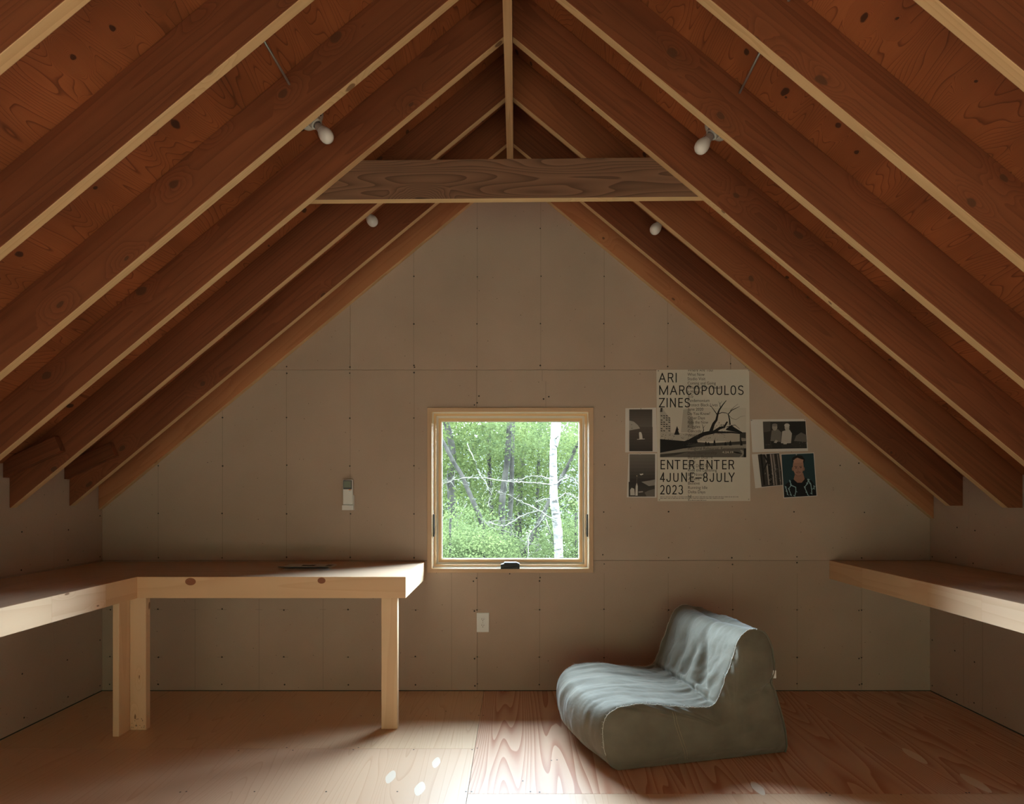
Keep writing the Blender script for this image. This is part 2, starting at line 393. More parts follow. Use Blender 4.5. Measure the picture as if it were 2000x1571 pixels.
def clip(poly, a, b, c):
    """keep the part of a 2-D polygon where a*x + b*z <= c"""
    out = []
    for i in range(len(poly)):
        p, q = poly[i], poly[(i + 1) % len(poly)]
        dp, dq = a * p[0] + b * p[1] - c, a * q[0] + b * q[1] - c
        if dp <= 0: out.append(p)
        if dp * dq < 0:
            t = dp / (dp - dq); out.append((p[0] + (q[0] - p[0]) * t, p[1] + (q[1] - p[1]) * t))
    return out
def gable_clip(poly):
    zl = EYE + H0 + DV - .001
    poly = clip(poly, -SL, 1, zl - SL * RIDGE_L)      # left slope  z <= zl - SL*(RIDGE_L - x)
    poly = clip(poly, SL, 1, zl + SL * RIDGE_R)
    return poly

# ------------------------------------------------------------------ floor
mb = MB()
mb.box(XL, XR, YR, WALL + .0, -.05, -.0195, mat=3)
SX = -.205
sheets = [(XL + .003, SX - .001, 2.889, WALL - .002, 0), (XL + .003, SX - .001, 1.67, 2.887, 1),
          (XL + .003, SX - .001, .45, 1.668, 0), (XL + .003, SX - .001, YR, .448, 1),
          (SX + .001, XR - .003, 2.460, WALL - .002, 2), (SX + .001, XR - .003, 1.24, 2.458, 1),
          (SX + .001, XR - .003, .02, 1.238, 2), (SX + .001, XR - .003, YR, .018, 0)]
for i, (x0, x1, y0, y1, m_) in enumerate(sheets):
    mb.box(x0, x1, y0, y1, -.0195, 0, g=(0, 1, 0), mat=m_, off=(i * 3.1 + .37, i * 5.7 + .2))
def floor_px(x, y):
    Y = EYE * FPX / (y - VY); return Vector(((x - VX) * Y / FPX, Y, .0004))
for x, y, rx, ry in [(852, 1490, .020, .055), (763, 1518, .022, .06), (820, 1541, .024, .06), (1786, 1477, .030, .085), (1905, 1530, .032, .085), (1480, 1540, .024, .06)]:
    c = floor_px(x, y)
    mb.face([c + Vector((rx * math.cos(a) * (1 - .25 * abs(math.sin(a))), ry * math.sin(a), 0)) for a in [i * math.pi / 8 for i in range(16)]], mat=4)
for x, y in [(466, 1467), (572, 1466), (690, 1465), (808, 1465), (922, 1465), (932, 1462), (560, 1461), (700, 1461), (515, 1399), (625, 1398), (705, 1399), (730, 1398),
             (833, 1399), (871, 1390), (935, 1398), (944, 1398), (910, 1547), (921, 1547), (1036, 1547), (1054, 1548), (637, 1547), (776, 1547), (497, 1547),
             (352, 1548), (364, 1547), (1021, 1526), (1077, 1486), (1088, 1485), (1614, 1549), (1621, 1554), (1760, 1553), (1887, 1549), (1893, 1549), (1888, 1466), (1580, 1385), (1700, 1400)]:
    c = floor_px(x, y); mb.disc(c + Vector((0, 0, .0002)), .0042, 6, (0, 0, 1), 5)
fl = mb.build('floor', [M['ply_a'], M['ply_b'], M['ply_c'], M['void'], M['plug'], M['screw']], origin=(0, 0, 0), kind='structure')

# ------------------------------------------------------------------ gable wall
wx0, wx1 = (843 - VX) * k, (1151 - VX) * k           # rough opening
wz0, wz1 = EYE + (VY - 1112) * k, EYE + (VY - 803.5) * k
def zz(y): return EYE + (VY - y) * k
def xx(x): return (x - VX) * k
mb = MB()
def wall_rect(x0, x1, z0, z1, y0, y1, mat):
    parts = []
    if x1 <= wx0 or x0 >= wx1 or z1 <= wz0 or z0 >= wz1: parts = [(x0, x1, z0, z1)]
    else:
        if x0 < wx0: parts.append((x0, wx0, z0, z1))
        if x1 > wx1: parts.append((wx1, x1, z0, z1))
        a, b = max(x0, wx0), min(x1, wx1)
        if z0 < wz0: parts.append((a, b, z0, wz0))
        if z1 > wz1: parts.append((a, b, wz1, z1))
    for a, b, c, d in parts:
        pl = gable_clip([(a, c), (b, c), (b, d), (a, d)])
        if len(pl) > 2: mb.prism([(x, y0, z) for x, z in pl], (0, y1 - y0, 0), (1, 0, 0), mat)
wall_rect(XL - .1, XR + .1, -.05, 3.7, WALL + .0126, WALL + .088, 4)
Z1, Z2 = zz(1095), zz(723)
for x0, x1, z0, z1, m_ in [(XL, xx(240), .0045, Z1, 1), (xx(240), xx(932), .0045, Z1, 0), (xx(932), xx(1683), .0045, Z1, 1), (xx(1683), XR, .0045, Z1, 0),
                           (XL, xx(931), Z1, Z2, 0), (xx(931), XR, Z1, Z2, 2), (XL, xx(684), Z2, 3.7, 1), (xx(684), xx(1427), Z2, 3.7, 0), (xx(1427), XR, Z2, 3.7, 2)]:
    e = .0011
    wall_rect(x0 + (e if x0 > XL else 0), x1 - (e if x1 < XR else 0), z0 + (e if z0 > .1 else 0), z1 - e, WALL, WALL + .0125, m_)
def vline(x, y0, y1, w_=.0016):
    pl = gable_clip([(xx(x) - w_ / 2, zz(y1)), (xx(x) + w_ / 2, zz(y1)), (xx(x) + w_ / 2, zz(y0)), (xx(x) - w_ / 2, zz(y0))])
    if len(pl) > 2: mb.face([(a, WALL - .0003, b) for a, b in pl], mat=5)
def hline(y, x0, x1, w_=.0014):
    mb.face([(xx(x0), WALL - .0003, zz(y) - w_ / 2), (xx(x1), WALL - .0003, zz(y) - w_ / 2), (xx(x1), WALL - .0003, zz(y) + w_ / 2), (xx(x0), WALL - .0003, zz(y) + w_ / 2)], mat=5)
def screw(x, y):
    if abs(xx(x)) < 2.6 and zz(y) < soffit(xx(x), xx(x) < -.03) + .02:
        mb.disc((xx(x) + random.uniform(-.003, .003), WALL - .0005, zz(y) + random.uniform(-.004, .004)), random.uniform(.0042, .0058), 8, (0, -1, 0), 6)
for x in (309, 434.5, 559.5, 684): vline(x, 726, 1092)
for x in (809,): vline(x, 726, 1098)
vline(1059, 724, 745); vline(1066, 745, 797)
for x in (808, 932, 1056, 1180, 1304): vline(x, 380, 721)
for x in (381, 506, 631, 882, 1054, 1180, 1305, 1431, 1557): vline(x, 1120 if x > 800 else 1170, 1346)
vline(780, 1130, 1346)
for x in (309, 434.5, 559.5, 684, 809):
    for y in (717, 729, 816, 910, 1003, 1090): screw(x, y)
for x in (808, 932, 1056, 1180, 1304):
    for y in (446, 540, 632, 715): screw(x, y)
for x, y in [(931, 788), (927, 791), (935, 774), (1062, 779), (1071, 776), (1180, 815), (1181, 908), (1180, 1000), (1177, 1085), (1305, 1001), (1427, 710), (1431, 728),
             (1550, 1001), (1688, 1002), (1677, 906), (1806, 1007), (1556, 1088), (1556, 1099), (1682, 1090), (1815, 1076), (1640, 910), (1430, 1089), (1430, 1102), (1305, 1090),
             (1180, 1101), (1054, 1129), (1053, 1135), (930, 1129), (925, 1135), (996, 1121)]: screw(x, y)
for x in (215, 309, 381 - 72, 434, 555, 680, 812, 932, 1054, 1180, 1305, 1431, 1557, 1683):
    for y in (1191, 1284, 1337):
        screw(x, y)
        if y < 1300: hline(y, x - random.uniform(4, 11), x + random.uniform(3, 9))
        if x in (932, 1683): screw(x - 5, y + 2)
for x in (381, 506, 631): hline(1191, x - 7, x + 6)
wallb = mb.build('wall_back', [M['wall0'], M['wall1'], M['wall2'], M['wall3'], M['void'], M['pencil'], M['screw']], origin=(0, WALL, 0), kind='structure')

# side walls and the end of the loft behind the camera
for nm, x0, sgn in (('wall_left', XL, -1), ('wall_right', XR, 1)):
    mb = MB()
    top = EYE + H0 + DV - SL * ((RIDGE_L - XL) if sgn < 0 else (XR - RIDGE_R))
    seams = [YR, -.33, .89, 2.11, 3.33, WALL] if sgn < 0 else [YR, .1, 1.32, 2.54, 3.40, WALL]
    for a, b in zip(seams, seams[1:]):
        for z0, z1 in ((.006, .834), (.836, top)):
            mb.box(min(x0, x0 + sgn * .0125), max(x0, x0 + sgn * .0125), a + .0006, b - .0006, z0, z1, (0, 1, 0), 0)
    mb.box(min(x0 + sgn * .0126, x0 + sgn * .12), max(x0 + sgn * .0126, x0 + sgn * .12), YR, WALL + .15, -.05, top, (0, 1, 0), 1)
    xi = x0 - sgn * .0005
    ys = [2.3, 2.7, 3.12, 3.44] if sgn < 0 else [2.45, 2.9, 3.36, 3.5]
    for y in ys:
        for z in (.06, .30, .62, .80, .87, 1.05):
            mb.disc((xi, y + random.uniform(-.01, .01), z + random.uniform(-.02, .02)), .005, 8, (-sgn, 0, 0), 2)
    for z in (.04, .33, .62, .86, 1.12):
        mb.disc((xi, WALL - .02, z), .005, 8, (-sgn, 0, 0), 2)
    if sgn > 0:
        for y in (3.44, 3.30):
            mb.face([(xi, y, .02), (xi, y + .002, .02), (xi, y + .002, .83), (xi, y, .83)][::1], mat=3)
    mb.build(nm, [M['wall0'], M['void'], M['screw'], M['pencil']], origin=(x0, (YR + WALL) / 2, 0), kind='structure')
mb = MB()
for a_, b_, c_, d_ in ((XL, -2.2, 0, 3.7), (2.2, XR, 0, 3.7), (-2.2, 2.2, 1.14, 3.7), (-2.2, 2.2, 0, .1)):  # wide low opening left in the rear wall, added to let fill light in
    pl = gable_clip([(a_, c_), (b_, c_), (b_, d_), (a_, d_)])
    mb.prism([(x, YR, z) for x, z in pl], (0, -.12, 0), (1, 0, 0), 0)
mb.build('wall_rear', [M['wall0']], origin=(0, YR, 0), kind='structure')

# roof plywood on both slopes
mb = MB()
yy = [YR, -.9, .32, 1.54, 2.76, WALL + .15]
for left in (True, False):
    for i, (a, b) in enumerate(zip(yy, yy[1:])):
        x0, x1 = (XL - .1, RIDGE_L + .019) if left else (RIDGE_R - .019, XR + .1)
        z0 = soffit(x0, left) + DV; z1 = soffit(x1, left) + DV
        mb.prism([(x0, a + .001, z0), (x1, a + .001, z1), (x1, a + .001, z1 + .02), (x0, a + .001, z0 + .02)], (0, b - a - .002, 0),
                 (0, 1, 0), 0, off=(i * 2.3 + left * 11, i * 4.1))
mb.build('ceiling', [M['sheath']], origin=(0, 1, EYE + H0), kind='structure')

# ------------------------------------------------------------------ rafters
RY = [3.44, 3.034, 2.628, 2.232, 1.818, 1.41, 1.00, .594]
ORD = ['second', 'third', 'fourth', 'fifth', 'sixth', 'seventh', 'eighth', 'ninth']
def rafter(y, left, label, mats, drop=0, sl=SL, grp=None, depth=.038, name='rafter'):
    mb = MB()
    X0, X1 = (RIDGE_L, XL + .004) if left else (RIDGE_R, XR - .004)
    b0, b1 = soffit(X0, left, drop, sl), soffit(X1, left, drop, sl)
    t0, t1 = soffit(X0, left) + DV - .001, soffit(X1, left) + DV - .001
    seat = EYE - .092
    if b1 < seat and not drop:
        xs = X0 + (X1 - X0) * (b0 - seat) / (b0 - b1)
        poly = [(X0, b0), (xs, seat), (X1, seat), (X1, t1), (X0, t0)]
    else: poly = [(X0, b0), (X1, b1), (X1, t1), (X0, t0)]
    g = (1, 0, sl) if left else (1, 0, -sl)
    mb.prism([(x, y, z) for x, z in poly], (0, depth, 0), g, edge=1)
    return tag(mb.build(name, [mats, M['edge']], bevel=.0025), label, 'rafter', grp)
tone_l = ['rafter', 'rafter2', 'rafter', 'rafter', 'rafter2', 'rafter', 'rafter3', 'rafter2']
tone_r = ['rafter2', 'rafter3', 'rafter', 'rafter', 'rafter', 'rafter2', 'rafter', 'rafter2']
ORD = ['second', 'third', 'fourth', 'fifth', 'sixth', 'seventh', 'eighth', 'ninth']
notes_l = ['with a short block at its foot', 'with a short block at its foot', 'with the collar tie behind it', 'with a bare bulb behind it', 'crossing the upper left', 'in the top left corner', 'overhead', 'overhead']
notes_r = ['with a plumb cut foot', 'with a small bulb below it', 'with the collar tie behind it', 'with a bare bulb behind it', 'crossing the upper right', 'in the top right corner', 'overhead', 'overhead']
for i, y in enumerate(RY):
    rafter(y, True, f'{ORD[i]} left rafter from the gable wall, {notes_l[i]}', M[tone_l[i]], grp='rafters of the left slope')
    rafter(y, False, f'{ORD[i]} right rafter from the gable wall, {notes_r[i]}', M[tone_r[i]], grp='rafters of the right slope')
rafter(WALL - .040, True, 'lighter end rafter lying flat against the gable wall, left slope', M['gable'], .036, .826, 'rafters of the left slope')
rafter(WALL - .040, False, 'lighter end rafter lying flat against the gable wall, right slope above the posters', M['gable'], .036, .826, 'rafters of the right slope')

mb = MB()
mb.box(RIDGE_L + .0005, RIDGE_R - .0005, YR + .002, WALL - .002, EYE + 1.92, EYE + H0 + DV - .002, (0, 1, 0))
tag(mb.build('ridge_board', [M['ridge']], bevel=.002), 'long wooden ridge board running along the peak between both rafter rows', 'beam')

mb = MB()
yc = RY[2] + .0385; zl, zr = EYE + 1.328, EYE + 1.347
def ctx(z, left):   # x on the roof underside (a little inside) at height z
    return (RIDGE_L - (EYE + H0 + DV - .012 - z) / SL) if left else (RIDGE_R + (EYE + H0 + DV - .012 - z) / SL)
h = .182
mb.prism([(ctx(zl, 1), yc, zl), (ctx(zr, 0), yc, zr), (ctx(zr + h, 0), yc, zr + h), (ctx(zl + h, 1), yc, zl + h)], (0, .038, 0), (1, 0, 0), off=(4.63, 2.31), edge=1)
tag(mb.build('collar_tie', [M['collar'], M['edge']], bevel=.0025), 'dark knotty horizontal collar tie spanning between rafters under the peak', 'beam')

for i, (yf, lab) in enumerate([(RY[1], 'short sloping wooden block nailed to third left rafter foot, at left frame edge'), (RY[0], 'short sloping wooden block nailed to second left rafter foot, nearer the gable wall')]):
    y0 = yf - .0385
    pts = [(XL + .004, .064), (-2.60, .0865), (-2.345, .203), (-2.376, .278), (XL + .004, .157)]
    mb = MB(); mb.prism([(x, y0, EYE + z) for x, z in pts], (0, .038, 0), (1, 0, .45))
    tag(mb.build('rafter_block', [M['rafter2']], bevel=.002), lab, 'block', 'blocks at the left rafter feet')

# ------------------------------------------------------------------ lamps and cables
TH = math.atan(SL)
def lamp(xp, yp, left, label):
    # meet the roof underside along the view ray
    if left: den = (VY - yp) + SL * (VX - xp); num = (H0 + DV + SL * -RIDGE_L * -1)
    c = H0 + DV - SL * RIDGE_L if left else H0 + DV + SL * RIDGE_R
    if left: c = H0 + DV + SL * (-RIDGE_L)
    Y = c * FPX / ((VY - yp) + SL * abs(VX - xp))
    p = px(xp, yp, Y)
    nrm = Vector((math.sin(TH), 0, -math.cos(TH))) if left else Vector((-math.sin(TH), 0, -math.cos(TH)))
    p = p + nrm * .001
    o = empty('lampholder', p, label, 'lamp', 'bare bulb lamps between the rafters')
    a = MB(); a.lathe([(0, 0), (.056, 0), (.057, .004), (.054, .010), (.042, .014), (.030, .016), (.0, .017)], p, nrm, 32)
    base = a.build('base_plate', [M['porcelain']], o, label='round white porcelain base plate')
    t1 = nrm.orthogonal().normalized(); t2 = nrm.cross(t1)
    for q in range(4):
        a = MB(); d = (t1 * math.cos(q * 1.57 + .6) + t2 * math.sin(q * 1.57 + .6))
        a.lathe([(.0045, .0), (.0045, .002), (.0001, .0025)], p + nrm * .0138 + d * .038, nrm, 8)
        a.build('mounting_screw', [M['slot']], base)
    a = MB(); a.lathe([(.030, .012), (.028, .024), (.026, .034), (.0265, .036), (.0245, .038), (.018, .038)], p, nrm, 24)
    a.build('socket', [M['porcelain']], o)
    a = MB()
    prof = [(.0165, .046), (.0165, .058), (.0190, .066), (.0245, .0755), (.0292, .087), (.0310, .0985), (.0298, .1095), (.0255, .1195), (.0175, .127), (.0085, .1305), (.0001, .1315)]
    a.lathe(prof, p, nrm, 28)
    bulb = a.build('bulb', [M['bulb']], o, label='frosted white light bulb')
    a = MB(); a.lathe([(.013, .036), (.0148, .040), (.0165, .046)], p, nrm, 24)
    a.lathe([(.0169, .046), (.0169, .058), (.0193, .0662)], p, nrm, 24)
    a.build('collar', [M['neck']], bulb)
    a = MB()
    side = (Vector((0, -1, 0)) * .8 + nrm.cross(Vector((0, 1, 0))) * (.6 if left else -.6)).normalized()
    for q in range(12):
        c = p + nrm * (.034 + q * .0042) + side * (.0285 + .0002 * q)
        a.lathe([(.0001, -.0016), (.0015, 0), (.0001, .0016)], c, nrm, 6)
    a.build('pull_chain', [M['steel']], o)
    return Y
lamp(608, 230, True, 'larger looking bare bulb in porcelain holder on left slope, nearer the viewer')
lamp(1400, 251, False, 'larger looking bare bulb in porcelain holder on right slope, nearer the viewer')
lamp(705, 405, True, 'small looking bare bulb under the collar tie on left slope, near the gable wall')
lamp(1302, 421, False, 'small looking bare bulb under the collar tie on right slope, near the gable wall')

for x, hh, lab in ((-.873, 1.560, 'ribbed steel armoured cable crossing between rafters on left slope'), (.853, 1.527, 'ribbed steel armoured cable crossing between rafters on right slope')):
    mb = MB(); pts, rr = [], []
    y = .8
    while y < RY[3] + .02:
        pts.append((x + .004 * math.sin(y * 9), y, EYE + hh + .003 * math.sin(y * 7 + 1))); rr.append(.0050 if len(pts) % 2 else .0040); y += .0035
    mb.tube(pts, rr, 8)
    tag(mb.build('armoured_cable', [M['steel']]), lab, 'cable', 'electrical cables')

# ------------------------------------------------------------------ window
mid = [(xx(835), xx(1158.5), zz(1118.5), zz(797)), (xx(844), xx(1149.5), zz(1110.5), zz(805)), ]
win = empty('window_1', (-.0375, WALL, zz(1118.5)), kind='structure')
def frame(name, o, i, y0, y1, mat, parent, bevel=.0015, corner=True):
    """mitred rectangular frame; o and i are (x0, x1, z0, z1)"""
    mb = MB()
    O = [(o[0], o[2]), (o[1], o[2]), (o[1], o[3]), (o[0], o[3])]; I = [(i[0], i[2]), (i[1], i[2]), (i[1], i[3]), (i[0], i[3])]
    for q in range(4):
        r = (q + 1) % 4
        g = (1, 0, 0) if q % 2 == 0 else (0, 0, 1)
        mb.prism([(O[q][0], y0, O[q][1]), (O[r][0], y0, O[r][1]), (I[r][0], y0, I[r][1]), (I[q][0], y0, I[q][1])], (0, y1 - y0, 0), g)
    return mb.build(name, [mat], parent, bevel=bevel)
def shrink(r, a): return (r[0] + a, r[1] - a, r[2] + a, r[3] - a)
R0 = mid[0]; R1 = mid[1]
cas = frame('casing', R0, R1, WALL - .014, WALL - .0006, M['casing'], win)
lin = frame('jamb_liner', shrink(R1, -.004), shrink(R1, .0005), WALL - .012, WALL + .032, M['sash'], win)
ws = frame('painted_lit_edge', shrink(R1, .0004), shrink(R1, .0052), WALL + .012, WALL + .032, M['strip'], win, 0)  # pale strips stand in for daylit reveals, brightness put into their colour
fr1 = frame('frame', shrink(R1, -.004), shrink(R1, .020), WALL + .0322, WALL + .090, M['sash'], win)
ws2 = frame('painted_lit_edge', shrink(R1, .0198), shrink(R1, .0255), WALL + .052, WALL + .066, M['strip'], win, 0)
ws3 = frame('painted_lit_edge', shrink(R1, .0272), shrink(R1, .0318), WALL + .058, WALL + .066, M['strip'], win, 0)
sash = frame('sash', shrink(R1, .0198), shrink(R1, .050), WALL + .0664, WALL + .090, M['sash'], win)
R4 = shrink(R1, .0495)
gb = frame('glazing_bead', R4, shrink(R4, .0055), WALL + .078, WALL + .089, M['strip'], sash)
mb = MB(); mb.box(R4[0], R4[1], WALL + .081, WALL + .085, R4[2], R4[3]); mb.build('glass', [M['glass']], win)
# crank operator and side locks
mb = MB()
c0, c1, c2, c3 = xx(978), xx(984.5), xx(1009.5), xx(1015)
zb, zt = zz(1111.5), zz(1098)
mb.prism([(c0, WALL - .016, zb), (c3, WALL - .016, zb), (c3 - .001, WALL - .010, zb + .034), (c2, WALL - .008, zb + .042), (c1, WALL - .008, zb + .042), (c1, WALL - .010, zb + .034), (c0, WALL - .012, zb + .030)], (0, .033, 0))
cr = mb.build('crank_operator', [M['black']], win, bevel=.003, label='black crank operator cover on the bottom frame')
mb = MB(); mb.tube([(c0 + .012, WALL - .018, zb + .012), (c0 + .02, WALL - .022, zb + .006), (c2, WALL - .022, zb + .010)], .004, 8)
mb.build('folding_handle', [M['black']], cr)
for s, x in ((1, 847), (-1, 1147)):
    mb = MB(); x_ = xx(x)
    mb.box(x_ - .005, x_ + .005, WALL + .004, WALL + .0098, zz(1049), zz(1005))
    lk = mb.build('sash_lock', [M['black']], win, bevel=.002, label='black sash lock on the side frame')
    mb = MB(); mb.tube([(x_, WALL + .004, zz(1047)), (x_ + s * .004, WALL - .006, zz(1043)), (x_ + s * .004, WALL - .006, zz(1030))], [.004, .004, .003], 8)
    mb.build('lock_lever', [M['black']], lk)

# ------------------------------------------------------------------ desks
TOP = EYE - .456; BOT = TOP - .112
YF = 3.063; XI = -1.9935; XE = -.581
YN = .75
desk = empty('corner_desk', (-2.0, 3.1, 0), 'long L-shaped pine corner desk along left and gable walls on stud legs', 'desk')
mb = MB()
t = .019
mb.box(XL + .004, XE - .0192, YF + .0192, WALL - .003, TOP - t, TOP, (1, 0, 0), off=(2.2, 8.1))
mb.box(XL + .004, XI - .0192, YN, YF + .0190, TOP - t, TOP, (0, 1, 0), off=(7.2, 3.3))
mb.build('desktop', [M['desk_top']], desk, bevel=.001, label='plywood worktop, greyer than the edge boards')
mb = MB()
mb.box(XI - .019, XE, YF, YF + .019, BOT, TOP, (1, 0, 0), off=(1.1, 2.2))
fb = mb.build('front_board', [M['pine_k']], desk, bevel=.0015)
for x, y, rx, rz in ((372, 1136.5, 10.5, 7.3), (628, 1134.5, 7.8, 6)):
    c = px(x, y, YF - .0004); mb = MB()
    mb.face([c + Vector((rx * YF / FPX * math.cos(a), 0, rz * YF / FPX * math.sin(a))) for a in [i * math.pi / 10 for i in range(20)]], (1, 0, 0))
    mb.build('knot', [M['knot']], fb, label='dark red knot')
mb = MB(); mb.box(XE - .019, XE, YF + .0193, WALL - .003, BOT, TOP, (0, 1, 0)); mb.build('end_board', [M['pine']], desk, bevel=.0015)
mb = MB()
ys = [YN, 1.5, 2.0, 2.50, 2.83, YF - .0002]
for i, (a, b) in enumerate(zip(ys, ys[1:])):
    mb.box(XI - .019, XI, a + .0002, b - .0002, BOT, TOP, (0, 1, 0), mat=(0, 1, 0, 2, 1)[i])
mb.build('side_board', [M['pine'], M['pine_k'], M['stud']], desk, label='finger jointed edge board of the left run')
def leg(x0, x1, y0, y1, m_='stud', stamp=False, lab=None):
    mb = MB(); mb.box(x0, x1, y0, y1, .0005, BOT + .002 if y0 > YF else BOT - .0, (0, 0, 1), 0)
    o = mb.build('leg', [M[m_]], desk, bevel=.003)
    if lab: o['label'] = lab
    if stamp:
        mb = MB()
        for q in range(26):
            a = x0 + .006 + random.random() * .074; z = .012 + random.random() * .05
            mb.face([(a, y0 - .0006, z), (a + random.uniform(.001, .006), y0 - .0006, z), (a + .003, y0 - .0006, z + .003), (a, y0 - .0006, z + .002)], mat=0)
        mb.build('grade_stamp', [M['inkg']], o)
leg(-.7235, -.637, 3.1227, 3.161, 'pine', lab='clean pine leg under the right end')
leg(-2.0975, -2.0645, 3.0256, 3.1146, 'pine')
leg(-2.0635, -1.978, 3.110, 3.148, 'stud', True, lab='stud leg with knots and a grade stamp')

TOP2 = EYE - .449; BOT2 = TOP2 - .1155; XF = 2.0
shelf = empty('wall_desk', (2.3, 2.4, BOT2), 'long pine wall desk fixed to the right wall without legs', 'desk')
mb = MB(); mb.box(XF + .0192, XR - .004, YN, WALL - .003, TOP2 - t, TOP2, (0, 1, 0)); mb.build('desktop', [M['desk_top']], shelf, bevel=.001)
mb = MB(); ys = [YN, 1.6, 2.1, XF * FPX / (1917 - VX), XF * FPX / (1811 - VX), XF * FPX / (1684 - VX), WALL - .003]
for i, (a, b) in enumerate(zip(ys, ys[1:])):
    mb.box(XF, XF + .019, a + .0002, b - .0002, BOT2, TOP2, (0, 1, 0), mat=(0, 1, 2, 0, 0, 1)[i])
mb.build('front_board', [M['pine'], M['pine_k'], M['stud']], shelf, label='finger jointed front edge board')
mb = MB(); mb.box(XR - .044, XR - .004, YN, WALL - .003, TOP2 - t - .07, TOP2 - t - .0005, (0, 1, 0)); mb.build('wall_cleat', [M['stud']], shelf)

# papers lying on the desk
pp = empty('paper_stack', px(600, 1110, TOP and .456 * FPX / 152) , 'thin pile of loose printed sheets lying on the corner desk', 'papers')
ORIG[pp.name].z = TOP; pp.location.z = TOP
def sheet_on_desk(name, pts, z0, mats, curl=0, parent=pp, lift=0):
    mb = MB(); P = []
    for x, y in pts:
        Y = .456 * FPX / (y - VY); P.append(Vector(((x - VX) * Y / FPX, Y, 0)))
    rows = []; n = 14
    for i in range(n + 1):
        f = i / n
        a = P[0].lerp(P[3], f); b = P[1].lerp(P[2], f)
        z = TOP + z0 + curl * max(0, 1 - f / .35) ** 2
        rows.append([Vector((p.x, p.y, z)) for p in (a.lerp(b, j / 6) for j in range(7))])
    mb.grid(rows, 0); lo = [[p - Vector((0, 0, .0012)) for p in r] for r in rows]; mb.grid(lo, 0, flip=True)
    return mb.build(name, mats, parent)
s1 = sheet_on_desk('sheet', [(551, 1114.6), (641, 1114.6), (659, 1103.5), (570, 1103.5)], .0018, [M['paperw']])
s2 = sheet_on_desk('sheet', [(542, 1113), (640, 1113), (658, 1103), (568, 1103)], .0045, [M['paperw']], .014)
def flat_on_desk(pts, m_):
    P = []; mb = MB()
    for x, y in pts:
        Y = .456 * FPX / (y - VY); P.append(((x - VX) * Y / FPX, Y, TOP + .0052))
    mb.face(P); mb.build('printed_picture', [M[m_]], s2, label='dark printed picture')
flat_on_desk([(588, 1107.5), (613, 1107.5), (619, 1105.3), (592, 1105.3)], 'inkg')
flat_on_desk([(634, 1108), (646, 1108), (652, 1105), (641, 1105)], 'darkgrey')

# ------------------------------------------------------------------ outlet and remote
ol = empty('wall_outlet', (xx(943), WALL, zz(1235)), 'white duplex wall outlet low on the gable wall under the window', 'outlet')
mb = MB(); mb.box(xx(931), xx(955.3), WALL - .006, WALL - .0006, zz(1235), zz(1197)); pl_ = mb.build('cover_plate', [M['white']], ol, bevel=.003)
for y in (1210, 1222):
    mb = MB(); c = Vector((xx(943.2), WALL - .0065, zz(y)))
    mb.prism([c + Vector((.0168 * math.cos(a), 0, max(-.0125, min(.0125, .0168 * math.sin(a))))) for a in [i * math.pi / 10 for i in range(20)]], (0, -.002, 0), mat=0)
    for dx, hh in ((-.0062, .0085), (.0062, .0070)):
        mb.box(c.x + dx - .0012, c.x + dx + .0012, c.y - .0026, c.y - .0019, c.z - .001, c.z - .001 + hh, mat=1)
    mb.disc(c + Vector((0, -.0024, -.0070)), .0026, 10, (0, -1, 0), 1)
    mb.build('receptacle', [M['white'], M['slot']], ol)
mb = MB(); mb.disc((xx(943.2), WALL - .0064, zz(1216)), .0028, 10); mb.build('plate_screw', [M['steel']], pl_)

rm = empty('remote_control', (xx(681.5), WALL - .01, zz(986)), 'white remote control with grey display in the wall holder left of the window', 'remote')
y0, y1 = WALL - .028, WALL - .009
mb = MB(); mb.box(xx(672.2), xx(691), y0, y1, zz(986.5), zz(937)); mb.build('body', [M['white']], rm, bevel=.003)
mb = MB(); mb.box(xx(673), xx(689.7), y0 - .0008, y0 - .0001, zz(956), zz(938.5)); sc = mb.build('bezel', [M['darkgrey']], rm)
mb = MB(); mb.box(xx(674.2), xx(688), y0 - .0014, y0 - .0009, zz(953), zz(940.3)); mb.build('display', [M['lcd']], sc)
for x0_, x1_, m_ in ((674, 678, 'white'), (679.3, 683, 'white'), (683.8, 688, 'orange')):
    mb = MB(); mb.box(xx(x0_), xx(x1_), y0 - .0016, y0 - .0001, zz(957.8), zz(956.4)); b_ = mb.build('button', [M[m_]], rm)
    if m_ == 'orange': b_['label'] = 'orange button'
mb = MB(); mb.box(xx(684), xx(687), y0 - .0008, y0 - .0001, zz(960), zz(959.3)); mb.build('blue_mark', [M['bluemark']], rm)
hd = empty('remote_holder', (xx(682), WALL, zz(996.5)), 'white plastic wall holder gripping the bottom of the remote control', 'holder')
mb = MB()
mb.box(xx(671), xx(693), WALL - .034, WALL - .0295, zz(996.5), zz(987)); mb.box(xx(671), xx(693), WALL - .0293, WALL - .0006, zz(996.5), zz(994.5))
mb.box(xx(671), xx(693), WALL - .0085, WALL - .0006, zz(994.3), zz(967))
mb.box(xx(691.4), xx(693), WALL - .0293, WALL - .0088, zz(994.3), zz(967))
mb.build('cradle', [M['white']], hd, bevel=.0015)

